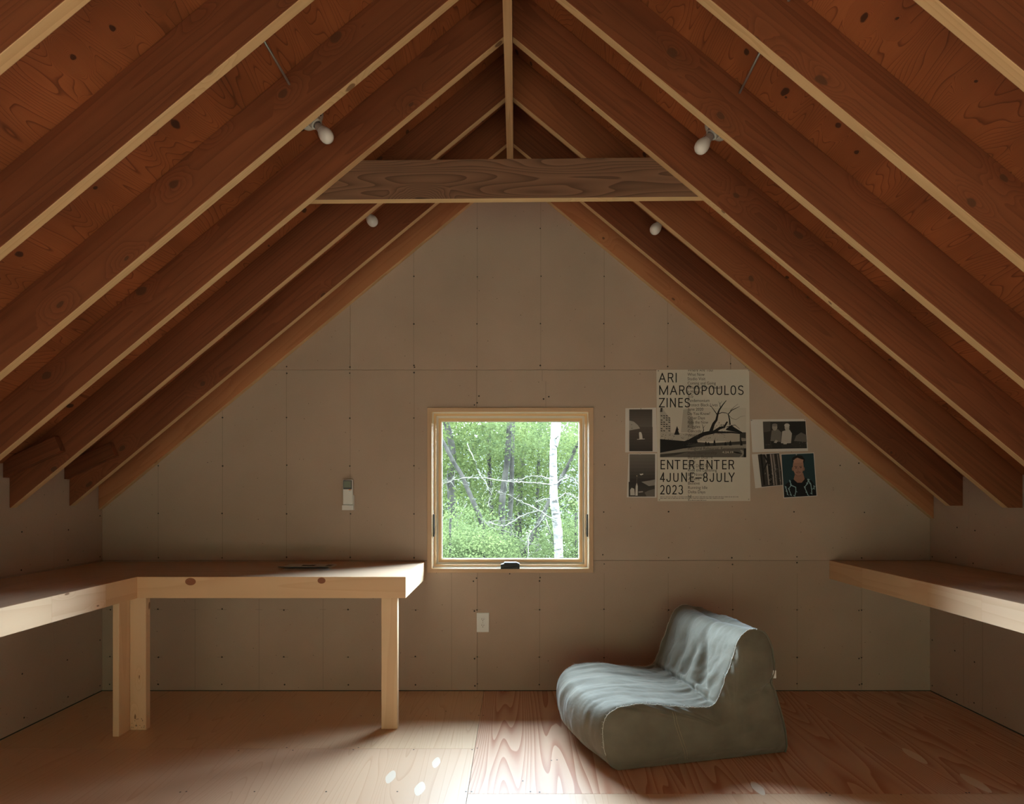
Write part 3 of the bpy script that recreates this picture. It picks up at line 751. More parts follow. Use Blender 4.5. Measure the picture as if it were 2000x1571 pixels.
# ------------------------------------------------------------------ poster and prints
Z6 = 4.762
def W6(x, y, lay=0): return Vector((xx(1200 + x / Z6), WALL - .0012 - .00006 * lay, zz(700 + y / Z6)))
PIC = {}
def pm(c):
    c = tuple(round(q, 3) for q in c)
    if c not in PIC: PIC[c] = plain('print ink %.3f %.3f %.3f' % c, c, .7, spec=.2)
    return PIC[c]
class Pic:
    """a flat printed picture: coloured shapes in layers, one mesh"""
    def __init__(s): s.mb = MB(); s.mats = []; s.lay = 1
    def mi(s, c):
        m = pm(c)
        if m not in s.mats: s.mats.append(m)
        return s.mats.index(m)
    def poly(s, pts, c, lay=None):
        s.mb.face([W6(x, y, lay or s.lay) for x, y in pts], mat=s.mi(c))
        if lay is None: s.lay += .15
    def ell(s, cx, cy, rx, ry, c, rot=0):
        s.poly([(cx + rx * math.cos(a) * math.cos(rot) - ry * math.sin(a) * math.sin(rot), cy + rx * math.cos(a) * math.sin(rot) + ry * math.sin(a) * math.cos(rot))
                for a in [-i * math.pi / 10 for i in range(20)]], c)
    def stroke(s, pts, w0, w1, c):
        n = len(pts); L, R = [], []
        for i, p in enumerate(pts):
            a, b = pts[max(i - 1, 0)], pts[min(i + 1, n - 1)]
            d = Vector((b[0] - a[0], b[1] - a[1])); d = d.normalized() if d.length else Vector((1, 0))
            w_ = (w0 + (w1 - w0) * i / (n - 1)) / 2
            L.append((p[0] - d.y * w_, p[1] + d.x * w_)); R.append((p[0] + d.y * w_, p[1] - d.x * w_))
        for i in range(n - 1):
            s.mb.face([W6(*q, s.lay) for q in (L[i], L[i + 1], R[i + 1], R[i])], mat=s.mi(c))
        s.lay += .12
    def build(s, parent, name='printed_picture', lab=None):
        o = s.mb.build(name, s.mats, parent)
        if lab: o['label'] = lab
        return o
def quadgrad(p, x0, y0, x1, y1, ca, cb, n=8):
    for i in range(n):
        f = i / (n - 1); a = y0 + (y1 - y0) * i / n; b = y0 + (y1 - y0) * (i + 1) / n
        p.mb.face([W6(x0, b, p.lay), W6(x1, b, p.lay), W6(x1, a, p.lay), W6(x0, a, p.lay)], mat=p.mi(tuple(ca[j] + (cb[j] - ca[j]) * f for j in range(3))))
    p.lay += .2
def paper(name, pts, label, cat, grp, m_='paperw', pins=()):
    mb = MB(); P = [W6(x, y) for x, y in pts]
    # a slightly cockled sheet with its own thickness
    n = 12; rows = []
    for i in range(n + 1):
        a = P[0].lerp(P[3], i / n); b = P[1].lerp(P[2], i / n)
        rows.append([a.lerp(b, j / n) for j in range(n + 1)])
    mb.grid(rows, 0, flip=True)
    edge = rows[0] + [r[-1] for r in rows[1:]] + rows[-1][-2::-1] + [r[0] for r in rows[-2:0:-1]]
    for i in range(len(edge)):
        a, b = edge[i], edge[(i + 1) % len(edge)]; d = Vector((0, .0008, 0))
        mb.face([a, b, b + d, a + d])
    c = (P[2] + P[3]) / 2
    o = mb.build(name, [M[m_]], None, origin=c); tag(o, label, cat, grp)
    for x, y in pins:
        mb = MB(); q = W6(x, y)
        mb.lathe([(.0006, 0), (.0006, -.002), (.0042, -.003), (.0036, -.0052), (.0001, -.006)], q, (0, 1, 0), 10)
        mb.build('push_pin', [M['steel']], o)
    return o
def text(body, x0, y_base, hcap, width, parent_mb, lay, mi=0, fit_cap=True, ref='E', zclip=None):
    """letters laid on the poster: cap height in zoom pixels, total width in zoom pixels"""
    cu = bpy.data.curves.new('t', 'FONT'); cu.body = body; cu.resolution_u = 3
    o = bpy.data.objects.new('t', cu); COL.objects.link(o)
    dg = bpy.context.evaluated_depsgraph_get(); me = bpy.data.meshes.new_from_object(o.evaluated_get(dg))
    bpy.data.objects.remove(o)
    xs = [v.co.x for v in me.vertices]
    if not xs: return
    lx, wx = min(xs), max(xs) - min(xs)
    for p in me.polygons:
        pts = []
        for vi in p.vertices:
            c = me.vertices[vi].co
            pts.append((x0 + (c.x - lx) / wx * width, y_base - c.y / CAP * hcap))
        if zclip:
            pts = clip(pts, 0, zclip[0], zclip[1])
            if len(pts) < 3: continue
        parent_mb.face([W6(a, b, lay) for a, b in pts], mat=mi)
    bpy.data.meshes.remove(me); bpy.data.curves.remove(cu)
_c = bpy.data.curves.new('t', 'FONT'); _c.body = 'H'; _o = bpy.data.objects.new('t', _c); COL.objects.link(_o)
_me = bpy.data.meshes.new_from_object(_o.evaluated_get(bpy.context.evaluated_depsgraph_get()))
CAP = max(v.co.y for v in _me.vertices); bpy.data.objects.remove(_o); bpy.data.meshes.remove(_me)

po = paper('poster', [(390, 108), (1252, 105), (1264, 1328), (402, 1330)], 'large black and white exhibition poster with a leaning tree photograph, right of window', 'poster',
           None, 'paper', [(408, 118), (1248, 114), (418, 1316), (1248, 1312)])
p = Pic(); D1, D2, D3, L1, L2, L3 = (.02, .018, .018), (.06, .055, .05), (.13, .12, .11), (.55, .51, .46), (.42, .39, .35), (.28, .26, .23)
p.poly([(424, 462), (424, 922), (1225, 922), (1225, 462)], (.57, .535, .48))
p.poly([(424, 462), (424, 720), (528, 720), (520, 560), (470, 500), (450, 462)], L2)       # building left
for q in range(9):
    for r in range(4):
        if (q * 3 + r) % 4 < 3: p.poly([(430 + r * 24, 530 + q * 20), (430 + r * 24, 539 + q * 20), (446 + r * 24, 541 + q * 20), (446 + r * 24, 532 + q * 20)], D2, 1.6)
p.poly([(430, 462), (424, 500), (446, 500), (446, 462)], D2)
p.poly([(640, 478), (618, 690), (735, 690), (728, 560), (700, 470)], L2)
p.poly([(690, 560), (690, 620), (735, 640), (732, 570)], L3)
p.poly([(424, 690), (424, 770), (1225, 770), (1225, 690), (1000, 680), (700, 700)], L2)
rnd = random.Random(3)
for q in range(150):
    x, y = rnd.uniform(430, 1215), rnd.uniform(690, 765); s_ = rnd.uniform(3, 10)
    p.poly([(x, y), (x - s_ * .6, y + s_), (x + s_ * .7, y + s_ * .8)], rnd.choice([D1, D2, D3, L1, L3]), p.lay + .05 + .0006 * q)
p.lay += .3
p.poly([(580, 640), (555, 712), (606, 712)], D1); p.poly([(582, 630), (568, 670), (598, 670)], D1)
p.poly([(1030, 690), (1040, 780), (1165, 790), (1165, 690), (1100, 640)], L2); p.poly([(1165, 690), (1165, 800), (1222, 800), (1222, 690)], D2)
p.poly([(1180, 740), (1180, 775), (1220, 775), (1220, 745)], L3)
p.poly([(1040, 655), (1035, 668), (1190, 700), (1190, 690), (1110, 640), (1090, 620)], D1)
p.poly([(424, 752), (424, 880), (640, 840), (760, 826), (640, 770)], D1)                    # dark lawn
p.poly([(640, 770), (640, 812), (760, 826), (1225, 800), (1225, 770), (900, 790)], D2)
p.poly([(424, 880), (424, 892), (900, 850), (1225, 836), (1225, 800), (760, 826), (640, 840)], L3)
p.poly([(424, 892), (424, 922), (1225, 922), (1225, 836), (900, 850)], D3)
p.poly([(424, 895), (424, 922), (560, 905), (700, 866)], D2)
p.poly([(1090, 868), (1130, 884), (1190, 890), (1150, 872)], D1)
p.poly([(1165, 850), (1190, 890), (1160, 922), (1182, 922), (1212, 880), (1190, 855)], L3)
p.poly([(1205, 840), (1200, 922), (1225, 922), (1225, 840)], D1)
for x, hh in ((850, 40), (875, 34), (930, 58), (1032, 36), (1078, 48), (1180, 50)):
    p.poly([(x - 12, 812), (x + 12, 812), (x + 7, 812 - hh * .7), (x, 812 - hh), (x - 7, 812 - hh * .7)], D1)
T = D1
p.stroke([(640, 800), (700, 775), (770, 735), (830, 705), (890, 692), (930, 686)], 46, 30, T)
p.stroke([(620, 806), (700, 800), (770, 770)], 6, 36, T)
p.stroke([(890, 700), (908, 650), (922, 610), (948, 575), (960, 520), (975, 480), (1010, 430), (1040, 393)], 34, 5, T)
p.stroke([(958, 530), (930, 490), (905, 455), (880, 440)], 9, 2, T)
p.stroke([(962, 520), (1000, 505), (1040, 510), (1060, 522)], 8, 4, T)
p.stroke([(1075, 620), (1070, 570), (1058, 520), (1090, 485), (1130, 465), (1165, 450)], 14, 3, T)
p.stroke([(1075, 490), (1110, 455), (1150, 425)], 4, 1.5, T); p.stroke([(985, 460), (980, 425), (968, 403)], 6, 2, T); p.stroke([(980, 425), (1000, 400)], 4, 1.5, T)
p.stroke([(1062, 530), (1090, 560), (1130, 572), (1170, 545), (1215, 535)], 4, 1.2, T)
p.stroke([(810, 712), (830, 670), (822, 632), (815, 610)], 9, 2, T); p.stroke([(826, 650), (845, 620)], 4, 1.5, T)
p.stroke([(920, 690), (980, 650), (1020, 640), (1050, 590)], 30, 14, T)
p.stroke([(930, 686), (990, 690), (1090, 690), (1170, 700)], 24, 10, T)
p.stroke([(1040, 640), (1120, 620), (1165, 660)], 7, 3, T)
for q in range(46):
    x, y = rnd.gauss(985, 45), rnd.gauss(645, 25); s_ = rnd.uniform(4, 12)
    p.stroke([(x, y), (x + rnd.uniform(-16, 16), y + rnd.uniform(-14, 14))], s_ * .6, 1.5, rnd.choice([D1, D1, D2]))
p.build(po, 'printed_picture', 'black and white photograph of a leaning bare tree in a park')
LT = 22
def arc(cx, cy, rx, ry, a0, a1, n=18, e=2.5):
    out = []
    for i in range(n + 1):
        t_ = math.radians(a0 + (a1 - a0) * i / n); c_, s_ = math.cos(t_), math.sin(t_)
        out.append((cx + rx * math.copysign(abs(c_) ** (2 / e), c_), cy + ry * math.copysign(abs(s_) ** (2 / e), s_)))
    return out
GLYPH = {   # strokes in a unit box, y up
    'A': [[(0, 0), (.5, 1)], [(1, 0), (.5, 1)], [(.2, .34), (.8, .34)]],
    'R': [[(0, 0), (0, 1)], [(0, 1), (.5, 1)] + arc(.5, .75, .45, .25, 90, -90, 12)[1:] + [(0, .5)], [(.55, .5), (1, 0)]],
    'I': [[(.5, 0), (.5, 1)]], 'M': [[(0, 0), (0, 1)], [(0, 1), (.5, .02)], [(.5, .02), (1, 1)], [(1, 1), (1, 0)]],
    'C': [arc(.5, .5, .5, .5, 38, 322, 26)], 'O': [arc(.5, .5, .5, .5, 0, 360, 34)], '0': [arc(.5, .5, .5, .5, 0, 360, 34)],
    'P': [[(0, 0), (0, 1)], [(0, 1), (.5, 1)] + arc(.5, .73, .5, .27, 90, -90, 12)[1:] + [(0, .46)]],
    'U': [[(0, 1), (0, .35)] + arc(.5, .35, .5, .35, 180, 360, 18)[1:] + [(1, 1)]], 'L': [[(0, 1), (0, 0)], [(0, 0), (1, 0)]],
    'S': [arc(.5, .755, .47, .245, 20, 180, 14) + [(.06, .66), (.16, .58), (.5, .505), (.84, .43), (.96, .34)] + arc(.5, .265, .49, .265, 0, -160, 14)],
    'Z': [[(0, 1), (1, 1)], [(1, 1), (0, 0)], [(0, 0), (1, 0)]], 'N': [[(0, 0), (0, 1)], [(0, 1), (1, 0)], [(1, 0), (1, 1)]],
    'E': [[(0, 0), (0, 1)], [(0, 1), (1, 1)], [(0, .52), (.93, .52)], [(0, 0), (1, 0)]], 'T': [[(.5, 0), (.5, 1)], [(0, 1), (1, 1)]],
    '4': [[(.74, 0), (.74, 1)], [(.74, 1), (0, .25)], [(0, .25), (1, .25)]], 'J': [[(.95, 1), (.95, .3)] + arc(.48, .3, .47, .3, 0, -180, 14)[1:]],
    '-': [[(0, .40), (1, .40)]], '8': [arc(.5, .75, .44, .25, 0, 360, 24), arc(.5, .255, .5, .255, 0, 360, 24)],
    'Y': [[(0, 1), (.5, .45)], [(1, 1), (.5, .45)], [(.5, .45), (.5, 0)]],
    '2': [arc(.5, .70, .47, .30, 165, 0, 12) + [(.95, .58), (.80, .42), (.4, .2), (.05, 0)], [(.02, 0), (1, 0)]],
    '3': [arc(.48, .75, .44, .25, 160, -80, 14), arc(.48, .26, .49, .26, 85, -165, 16)]}
def lettering(name, words):
    q = Pic(); hw = 5.0
    for y0, y1, items in words:
        for ch, a, b in items:
            xa, xb = 333.3 + a / 2 + hw, 333.3 + b / 2 - hw
            for st in GLYPH[ch]:
                pts = [(xa + (xb - xa) * u_, y1 - hw - (y1 - y0 - 2 * hw) * v_) for u_, v_ in st]
                # square the stroke ends off by half a stroke
                d0 = Vector((pts[0][0] - pts[1][0], pts[0][1] - pts[1][1])).normalized(); d1 = Vector((pts[-1][0] - pts[-2][0], pts[-1][1] - pts[-2][1])).normalized()
                if len(pts) == 2 and pts[0] != pts[-1]:
                    pts[0] = (pts[0][0] + d0.x * hw * .98, pts[0][1] + d0.y * hw * .98); pts[-1] = (pts[-1][0] + d1.x * hw * .98, pts[-1][1] + d1.y * hw * .98)
                q.lay = LT; q.stroke(pts, 2 * hw, 2 * hw, (.022, .02, .02))
    return q.build(po, name)
lettering('title_lettering', [
    (137, 226, [('A', 155, 290), ('R', 325, 432), ('I', 470, 490)]),
    (254, 342, [('M', 165, 330), ('A', 365, 500), ('R', 535, 640), ('C', 665, 775), ('O', 810, 915), ('P', 955, 1050), ('O', 1085, 1190), ('U', 1230, 1335), ('L', 1375, 1460), ('O', 1490, 1595), ('S', 1630, 1735)]),
    (370, 458, [('Z', 160, 270), ('I', 303, 322), ('N', 365, 475), ('E', 520, 605), ('S', 635, 740)])])
lettering('date_lettering', [
    (946, 1034, [('E', 190, 275), ('N', 312, 425), ('T', 450, 560), ('E', 605, 690), ('R', 722, 822), ('E', 915, 1000), ('N', 1045, 1155), ('T', 1180, 1290), ('E', 1335, 1420), ('R', 1455, 1560)]),
    (1063, 1151, [('4', 180, 272), ('J', 297, 385), ('U', 425, 525), ('N', 575, 680), ('E', 735, 815), ('-', 835, 955), ('8', 980, 1067), ('J', 1100, 1187), ('U', 1230, 1330), ('L', 1375, 1460), ('Y', 1455, 1568)]),
    (1180, 1267, [('2', 180, 265), ('0', 292, 380), ('2', 405, 490), ('3', 520, 610)])])
mb = MB()
LIST = [('Where Are You?', 240), ('What Now', 158), ('Studio Visit', 165), ('Coming and Going', 262), ("What's in Your Head?", 312), ('It Matters', 130), ('JLG', 50), ('Pandemonium', 202),
        ('Protect Black Lives', 278), ('June 2020', 145), ('Do You Know?', 208), ('Other Days', 160), ('Ride the Now', 190), ('Ruggles', 115), ('Concede', 125), ('Winter', 100), ('', 1),
        ('Without So', 160), ('Inaugural Rehearsal, Reminiscences', 520), ('Heterotemporality', 268), ('Bargain Bizarre', 230), ('Utmo', 70), ('One Dirty Sis', 195), ('Ride the Lightning', 268),
        ('Bar None', 138), ('Athens', 106), ('Believe', 108), ('Running Idle', 180), ('Delta Days', 160), ('Id', 28), ('Extremities', 170)]
for i, (body, w_) in enumerate(LIST):
    if body: text(body, 679 + i * .2, 124 + i * 40.45, 27, w_, mb, LT + 1, zclip=(-1, -108) if i == 0 else ((1, 1326) if i == 30 else None))
mb.build('list_lettering', [M['inkg']], po)
mb = MB(); text('4.24.19', 1002, 883, 17, 102, mb, LT + 1); mb.build('date_stamp', [M['paper']], po)
mb = MB()
for y, x1_ in ((1290, 1152), (1303, 1015)):
    x = 424.
    while x < x1_:
        w_ = rnd.uniform(5, 30); a, b = W6(x, y + 3, LT), W6(min(x + w_, x1_), y - 3, LT)
        mb.face([a, Vector((b.x, a.y, a.z)), b, Vector((a.x, a.y, b.z))]); x += w_ + rnd.uniform(3, 6)
mb.build('fine_print', [pm((.25, .23, .21))], po)

G = 'small prints pinned around the poster'
a = paper('photo_print', [(102, 466), (388, 460), (400, 873), (100, 876)], 'print of a small white dog before a dark slope, upper left of the poster', 'print', G, pins=[(245, 470)])
p = Pic(); quadgrad(p, 138, 476, 352, 640, (.075, .065, .06), (.13, .115, .105)); quadgrad(p, 138, 640, 355, 866, (.10, .085, .08), (.055, .048, .045))
p.poly([(138, 580), (138, 672), (240, 655), (215, 620), (180, 590)], (.40, .37, .35))
p.poly([(138, 672), (138, 680), (352, 655), (352, 640), (260, 650)], (.10, .088, .08))
p.poly([(232, 752), (228, 700), (236, 688), (250, 690), (258, 715), (262, 752)], (.62, .6, .58)); p.ell(238, 694, 9, 8, (.62, .6, .58)); p.poly([(210, 752), (210, 758), (284, 754), (280, 748)], (.55, .53, .5))
p.ell(160, 618, 4, 3, (.12, .11, .1)); p.ell(163, 652, 4, 4, (.12, .11, .1)); p.build(a)
a = paper('photo_print', [(132, 887), (396, 884), (391, 1297), (115, 1295)], 'print of pale figures under a dark sky, lower left of the poster', 'print', G, pins=[(238, 893)])
p = Pic(); quadgrad(p, 140, 893, 378, 1150, (.16, .145, .135), (.05, .044, .042)); quadgrad(p, 132, 1150, 376, 1288, (.045, .04, .04), (.07, .06, .055))
p.poly([(250, 1150), (320, 1190), (376, 1182), (377, 1128), (330, 1138)], (.26, .24, .23)); p.poly([(280, 1250), (300, 1288), (376, 1288), (376, 1215), (320, 1230)], (.15, .135, .125))
p.poly([(148, 1275), (146, 1225), (160, 1205), (185, 1215), (190, 1275)], (.50, .48, .46)); p.poly([(194, 1278), (198, 1190), (208, 1158), (217, 1190), (216, 1278)], (.58, .56, .54))
p.ell(209, 1095, 5, 5, (.45, .38, .25)); p.stroke([(209, 1098), (208, 1160)], 2, 2, (.2, .18, .16)); p.poly([(232, 1076), (245, 1090), (268, 1082), (266, 1072), (250, 1076)], (.60, .58, .56))
p.poly([(222, 1240), (225, 1252), (268, 1246), (262, 1236)], (.3, .28, .27)); p.build(a)
a = paper('photo_print', [(1265, 570), (1778, 565), (1800, 862), (1283, 875)], 'landscape print of two seated people, right of the poster, above two other prints', 'print', G, pins=[(1273, 578), (1768, 573)])
p = Pic(); p.poly([(1380, 590), (1392, 845), (1790, 838), (1776, 586)], (.045, .04, .037))
p.poly([(1380, 590), (1384, 690), (1450, 680), (1450, 588)], (.09, .08, .075)); p.poly([(1620, 588), (1650, 720), (1778, 700), (1776, 586)], (.028, .025, .024))
for q in range(60):
    x, y = rnd.uniform(1395, 1780), rnd.uniform(770, 836); p.stroke([(x, y), (x + rnd.uniform(-10, 10), y + rnd.uniform(-6, 6))], 5, 2, rnd.choice([(.14, .13, .12), (.02, .02, .02), (.22, .2, .19)]))
p.poly([(1690, 720), (1670, 770), (1790, 780), (1784, 715), (1735, 690)], (.15, .135, .125))
p.poly([(1462, 672), (1450, 770), (1545, 790), (1552, 690), (1520, 660)], (.17, .155, .145)); p.poly([(1458, 770), (1470, 840), (1560, 842), (1545, 780)], (.03, .027, .026))
p.poly([(1560, 680), (1548, 790), (1640, 800), (1650, 700), (1625, 662)], (.46, .43, .41)); p.poly([(1555, 795), (1570, 842), (1668, 838), (1640, 790)], (.04, .036, .034))
p.poly([(1500, 760), (1480, 785), (1505, 790), (1520, 770)], (.40, .37, .34)); p.poly([(1580, 775), (1570, 800), (1600, 800), (1608, 780)], (.5, .47, .45))
p.ell(1490, 642, 24, 32, (.34, .31, .28)); p.ell(1490, 622, 25, 14, (.22, .2, .19)); p.ell(1604, 645, 22, 30, (.44, .41, .38)); p.ell(1604, 625, 25, 18, (.52, .5, .48)); p.build(a)
mbx = MB(); 
a = paper('photo_print', [(1277, 894), (1530, 878), (1575, 1182), (1310, 1210)], 'tilted print of dark bare trunks, tucked behind the portrait print', 'print', G)
p = Pic(); p.poly([(1333, 896), (1368, 1198), (1575, 1178), (1530, 884)], (.055, .048, .044))
for x, c, w_ in ((1405, .30, 14), (1425, .02, 26), (1452, .36, 12), (1475, .22, 16), (1498, .03, 12), (1515, .18, 10), (1362, .018, 20)):
    p.stroke([(x, 892), (x + 14, 1000), (x + 32, 1180)], w_, w_ * .8, (c, c * .9, c * .86))
p.stroke([(1390, 900), (1425, 960), (1400, 1010), (1380, 1060)], 18, 10, (.02, .018, .018))
for q in range(36):
    x, y = rnd.uniform(1400, 1540), rnd.uniform(990, 1170); p.stroke([(x, y), (x + rnd.uniform(-6, 18), y + rnd.uniform(-20, 20))], 6, 2, rnd.choice([(.3, .27, .25), (.02, .02, .02), (.2, .18, .17)]))
p.build(a)
for o_ in (a,): pass
a = paper('photo_print', [(1545, 892), (1855, 878), (1886, 1283), (1571, 1304)], 'colour portrait print of a person in black patterned sweater, lowest right print', 'print', G, pins=[(1688, 898)])
a.location.y -= .0016
TL, SK = (.025, .05, .058), (.36, .20, .155)
p = Pic(); p.poly([(1551, 897), (1577, 1296), (1878, 1278), (1850, 884)], TL)
p.poly([(1577, 1290), (1582, 1180), (1640, 1135), (1700, 1115), (1765, 1112), (1830, 1135), (1866, 1190), (1876, 1278)], (.012, .012, .014))
p.poly([(1680, 1070), (1665, 1128), (1700, 1158), (1740, 1158), (1768, 1124), (1752, 1065)], (.30, .165, .125))
p.ell(1708, 1005, 50, 88, SK); p.ell(1657, 1030, 8, 18, (.30, .16, .12)); p.ell(1759, 1030, 8, 18, (.30, .16, .12))
p.poly([(1652, 985), (1660, 945), (1700, 925), (1752, 945), (1762, 985), (1770, 940), (1740, 905), (1690, 902), (1650, 930)], (.02, .016, .014))
p.poly([(1662, 950), (1670, 975), (1750, 970), (1756, 945), (1700, 930)], (.42, .24, .19))
p.stroke([(1672, 1006), (1700, 1010)], 5, 4, (.05, .03, .025)); p.stroke([(1718, 1010), (1745, 1004)], 5, 4, (.05, .03, .025))
p.ell(1687, 1020, 9, 4, (.06, .04, .035)); p.ell(1732, 1018, 9, 4, (.06, .04, .035)); p.stroke([(1709, 1018), (1703, 1046), (1716, 1048)], 5, 4, (.26, .13, .1))
p.stroke([(1688, 1062), (1708, 1058), (1732, 1061)], 7, 5, (.17, .08, .065)); p.stroke([(1692, 1070), (1710, 1074), (1728, 1069)], 5, 4, (.30, .12, .1))
p.stroke([(1672, 1075), (1700, 1096), (1735, 1092)], 5, 3, (.18, .10, .08))
CY = (.30, .46, .50)
for pts in ([(1632, 1140), (1640, 1180), (1622, 1215), (1640, 1275)], [(1640, 1180), (1680, 1200), (1690, 1240), (1672, 1280)], [(1808, 1128), (1790, 1165), (1770, 1200), (1785, 1250), (1802, 1275)],
            [(1800, 1130), (1820, 1170), (1835, 1215), (1830, 1260)], [(1592, 1195), (1600, 1240), (1612, 1270)], [(1858, 1190), (1852, 1215)]):
    p.stroke([(x + (4 if i % 2 else -4), y) for i, (x, y) in enumerate(pts)], 9, 6, CY)
    for x, y in pts: p.stroke([(x - 9, y - 6), (x + 9, y + 6)], 6, 3, CY)
p.build(a)

# ------------------------------------------------------------------ floor chair (soft canvas lounger)
A0 = Vector((.435, 2.650, 0)); TD = Vector((.976, .217, 0)).normalized(); WD = Vector((-TD.y, TD.x, 0))
WID = .66
chair = empty('floor_chair', A0 + TD * .45 + WD * WID / 2, 'slouchy olive canvas floor chair with frayed seams beside the gable wall', 'chair')
def cr_spline(P, n):
    """Catmull-Rom through P, n samples evenly along the arc"""
    pts = []
    for i in range(len(P) - 1):
        p0, p1, p2, p3 = P[max(i - 1, 0)], P[i], P[i + 1], P[min(i + 2, len(P) - 1)]
        for q in range(12):
            f = q / 12
            pts.append(tuple(.5 * ((2 * p1[c]) + (p2[c] - p0[c]) * f + (2 * p0[c] - 5 * p1[c] + 4 * p2[c] - p3[c]) * f * f + (3 * p1[c] - p0[c] - 3 * p2[c] + p3[c]) * f ** 3) for c in (0, 1)))
    pts.append(P[-1]); L = [0]
    for a, b in zip(pts, pts[1:]): L.append(L[-1] + math.dist(a, b))
    out = []
    for q in range(n):
        d = L[-1] * q / (n - 1); i = 0
        while i < len(L) - 2 and L[i + 1] < d: i += 1
        f = (d - L[i]) / max(1e-9, L[i + 1] - L[i]); out.append((pts[i][0] + (pts[i + 1][0] - pts[i][0]) * f, pts[i][1] + (pts[i + 1][1] - pts[i][1]) * f))
    return out, L[-1]
PF = [(.03, .004), (-.005, .03), (-.035, .10), (-.045, .17), (-.035, .233), (.0, .275), (.06, .293), (.156, .296), (.29, .276), (.425, .258), (.505, .262), (.545, .305), (.578, .395), (.606, .458), (.640, .552), (.690, .606), (.740, .612)]
PB = [(.740, .612), (.785, .592), (.818, .535), (.834, .46), (.836, .40), (.820, .352), (.842, .30), (.868, .22), (.896, .12), (.905, .035), (.895, .004)]
NT, NB, NWd = 190, 50, 100
top_p, top_L = cr_spline(PF, NT); back_p, back_L = cr_spline(PB, NB)
S0 = min(range(NT), key=lambda i: math.dist(top_p[i], (.520, .272))) / (NT - 1) * top_L
def npf(a, b, c=0, o=4): return noise.fractal(Vector((a, b, c)), 1.0, 2.0, o)
def cpt(t, z, wf):
    """point at profile (t, z) and width fraction wf, with overall slump of the body"""
    e = abs(2 * wf - 1)
    # far side of the back sags a little; front bulges out in the middle
    zf = z * (1 - .015 * wf * min(1, max(0, (z - .30) / .3)))
    if t > .5: zf -= .022 * math.sin(math.pi * wf) * min(1, max(0, (z - .3) / .3))
    tf = t
    if t < .08: tf -= .060 * math.sin(math.pi * min(1, max(0, wf))) ** .8 * min(1, z / .1) * (1 - max(0, t) / .08)
    return tf, zf
def surf(prof, L, npts, kind):
    rows, uvs = [], []
    for i, (t_, z) in enumerate(prof):
        s = i / (npts - 1)
        a = prof[max(i - 1, 0)]; b = prof[min(i + 1, npts - 1)]
        d = Vector((b[0] - a[0], b[1] - a[1])); d = d.normalized(); nrm2 = Vector((-d.y, d.x))
        row, uvr = [], []
        for j in range(NWd):
            wf = j / (NWd - 1); tf, zf = cpt(t_, z, wf)
            edge = min(1, min(wf, 1 - wf) / .12); endf = min(1, min(s, 1 - s) / .06)
            amp = edge ** .7 * endf
            disp = .022 * (math.sin(math.pi * wf) ** .6) * endf if kind == 'top' else .035 * (math.sin(math.pi * wf)) * endf
            if kind == 'top':
                sl_ = s * L
                # long folds along the seat, finer towards the crease
                cre = math.exp(-((t_ - .50) / .10) ** 2) if z < .5 else math.exp(-((z - .27) / .13) ** 2)
                f1 = npf(wf * 4.2 + .6 * npf(sl_ * 2, wf * 2, 7), sl_ * 1.5, 1, 3)
                f2 = npf(wf * 8 + 1.4 * npf(sl_ * 3, wf * 3, 9), sl_ * 3.6, 4, 3)
                ridge = 1 - abs(npf(wf * 4.2 + .9 * npf(sl_ * 2.2, wf * 2.5, 3), sl_ * 2.2, 12, 1)) * 2
                disp += amp * (.015 * f1 + (.002 + .010 * cre) * f2 + .006 * (ridge - .5) * (.3 + 1.4 * cre))
                disp -= edge ** .5 * (.016 + .006 * npf(wf * 5, 2, 6, 2)) * math.exp(-((sl_ - S0 - .012 * npf(wf * 3, 8, 1, 2)) / .010) ** 2)
                if z > .3 and t_ > .5:
                    # deep slump folds in the lower middle of the backrest
                    disp -= amp * .6 * (.015 * f1 + .002 * f2) * min(1, (z - .3) / .12)
                    for cw, cz, dw, dz, dep, sk in ((.30, .40, .05, .16, .030, .5), (.47, .36, .045, .12, .024, -.3), (.20, .33, .04, .08, .02, .9), (.62, .45, .06, .13, .016, .2)):
                        q = ((wf - cw - sk * (z - cz)) / dw) ** 2 + ((z - cz) / dz) ** 2
                        disp -= dep * math.exp(-q)
                disp += amp * .0014 * npf(wf * 26, sl_ * 9, 5, 2)
                # puckers where the panel is gathered into the side seams
                disp += .0018 * math.exp(-(min(wf, 1 - wf) / .06)) * math.sin(sl_ * 60 + 5 * npf(sl_ * 5, wf)) * endf
            else:
                disp += amp * .018 * npf(wf * 4, s * 3, 22, 4)
            p_ = A0 + TD * (tf + nrm2.x * disp) + WD * (wf * WID) + Vector((0, 0, max(.003, zf + nrm2.y * disp)))
            row.append(p_); uvr.append((s * L, wf * WID))
        rows.append(row); uvs.append(uvr)
    return rows, uvs
rows_t, uv_t = surf(top_p, top_L, NT, 'top'); rows_b, uv_b = surf(back_p, back_L, NB, 'back')
rows_b[0] = list(rows_t[-1])
mb = MB(); mb.grid(rows_t, 0, uvs=uv_t, flip=True); mb.build('top_panel', [M['canvas']], chair, label='sagging greyish canvas panel over front, seat and backrest')
mb = MB(); mb.grid(rows_b, 0, uvs=uv_b, flip=True); mb.build('back_panel', [M['canvas']], chair)
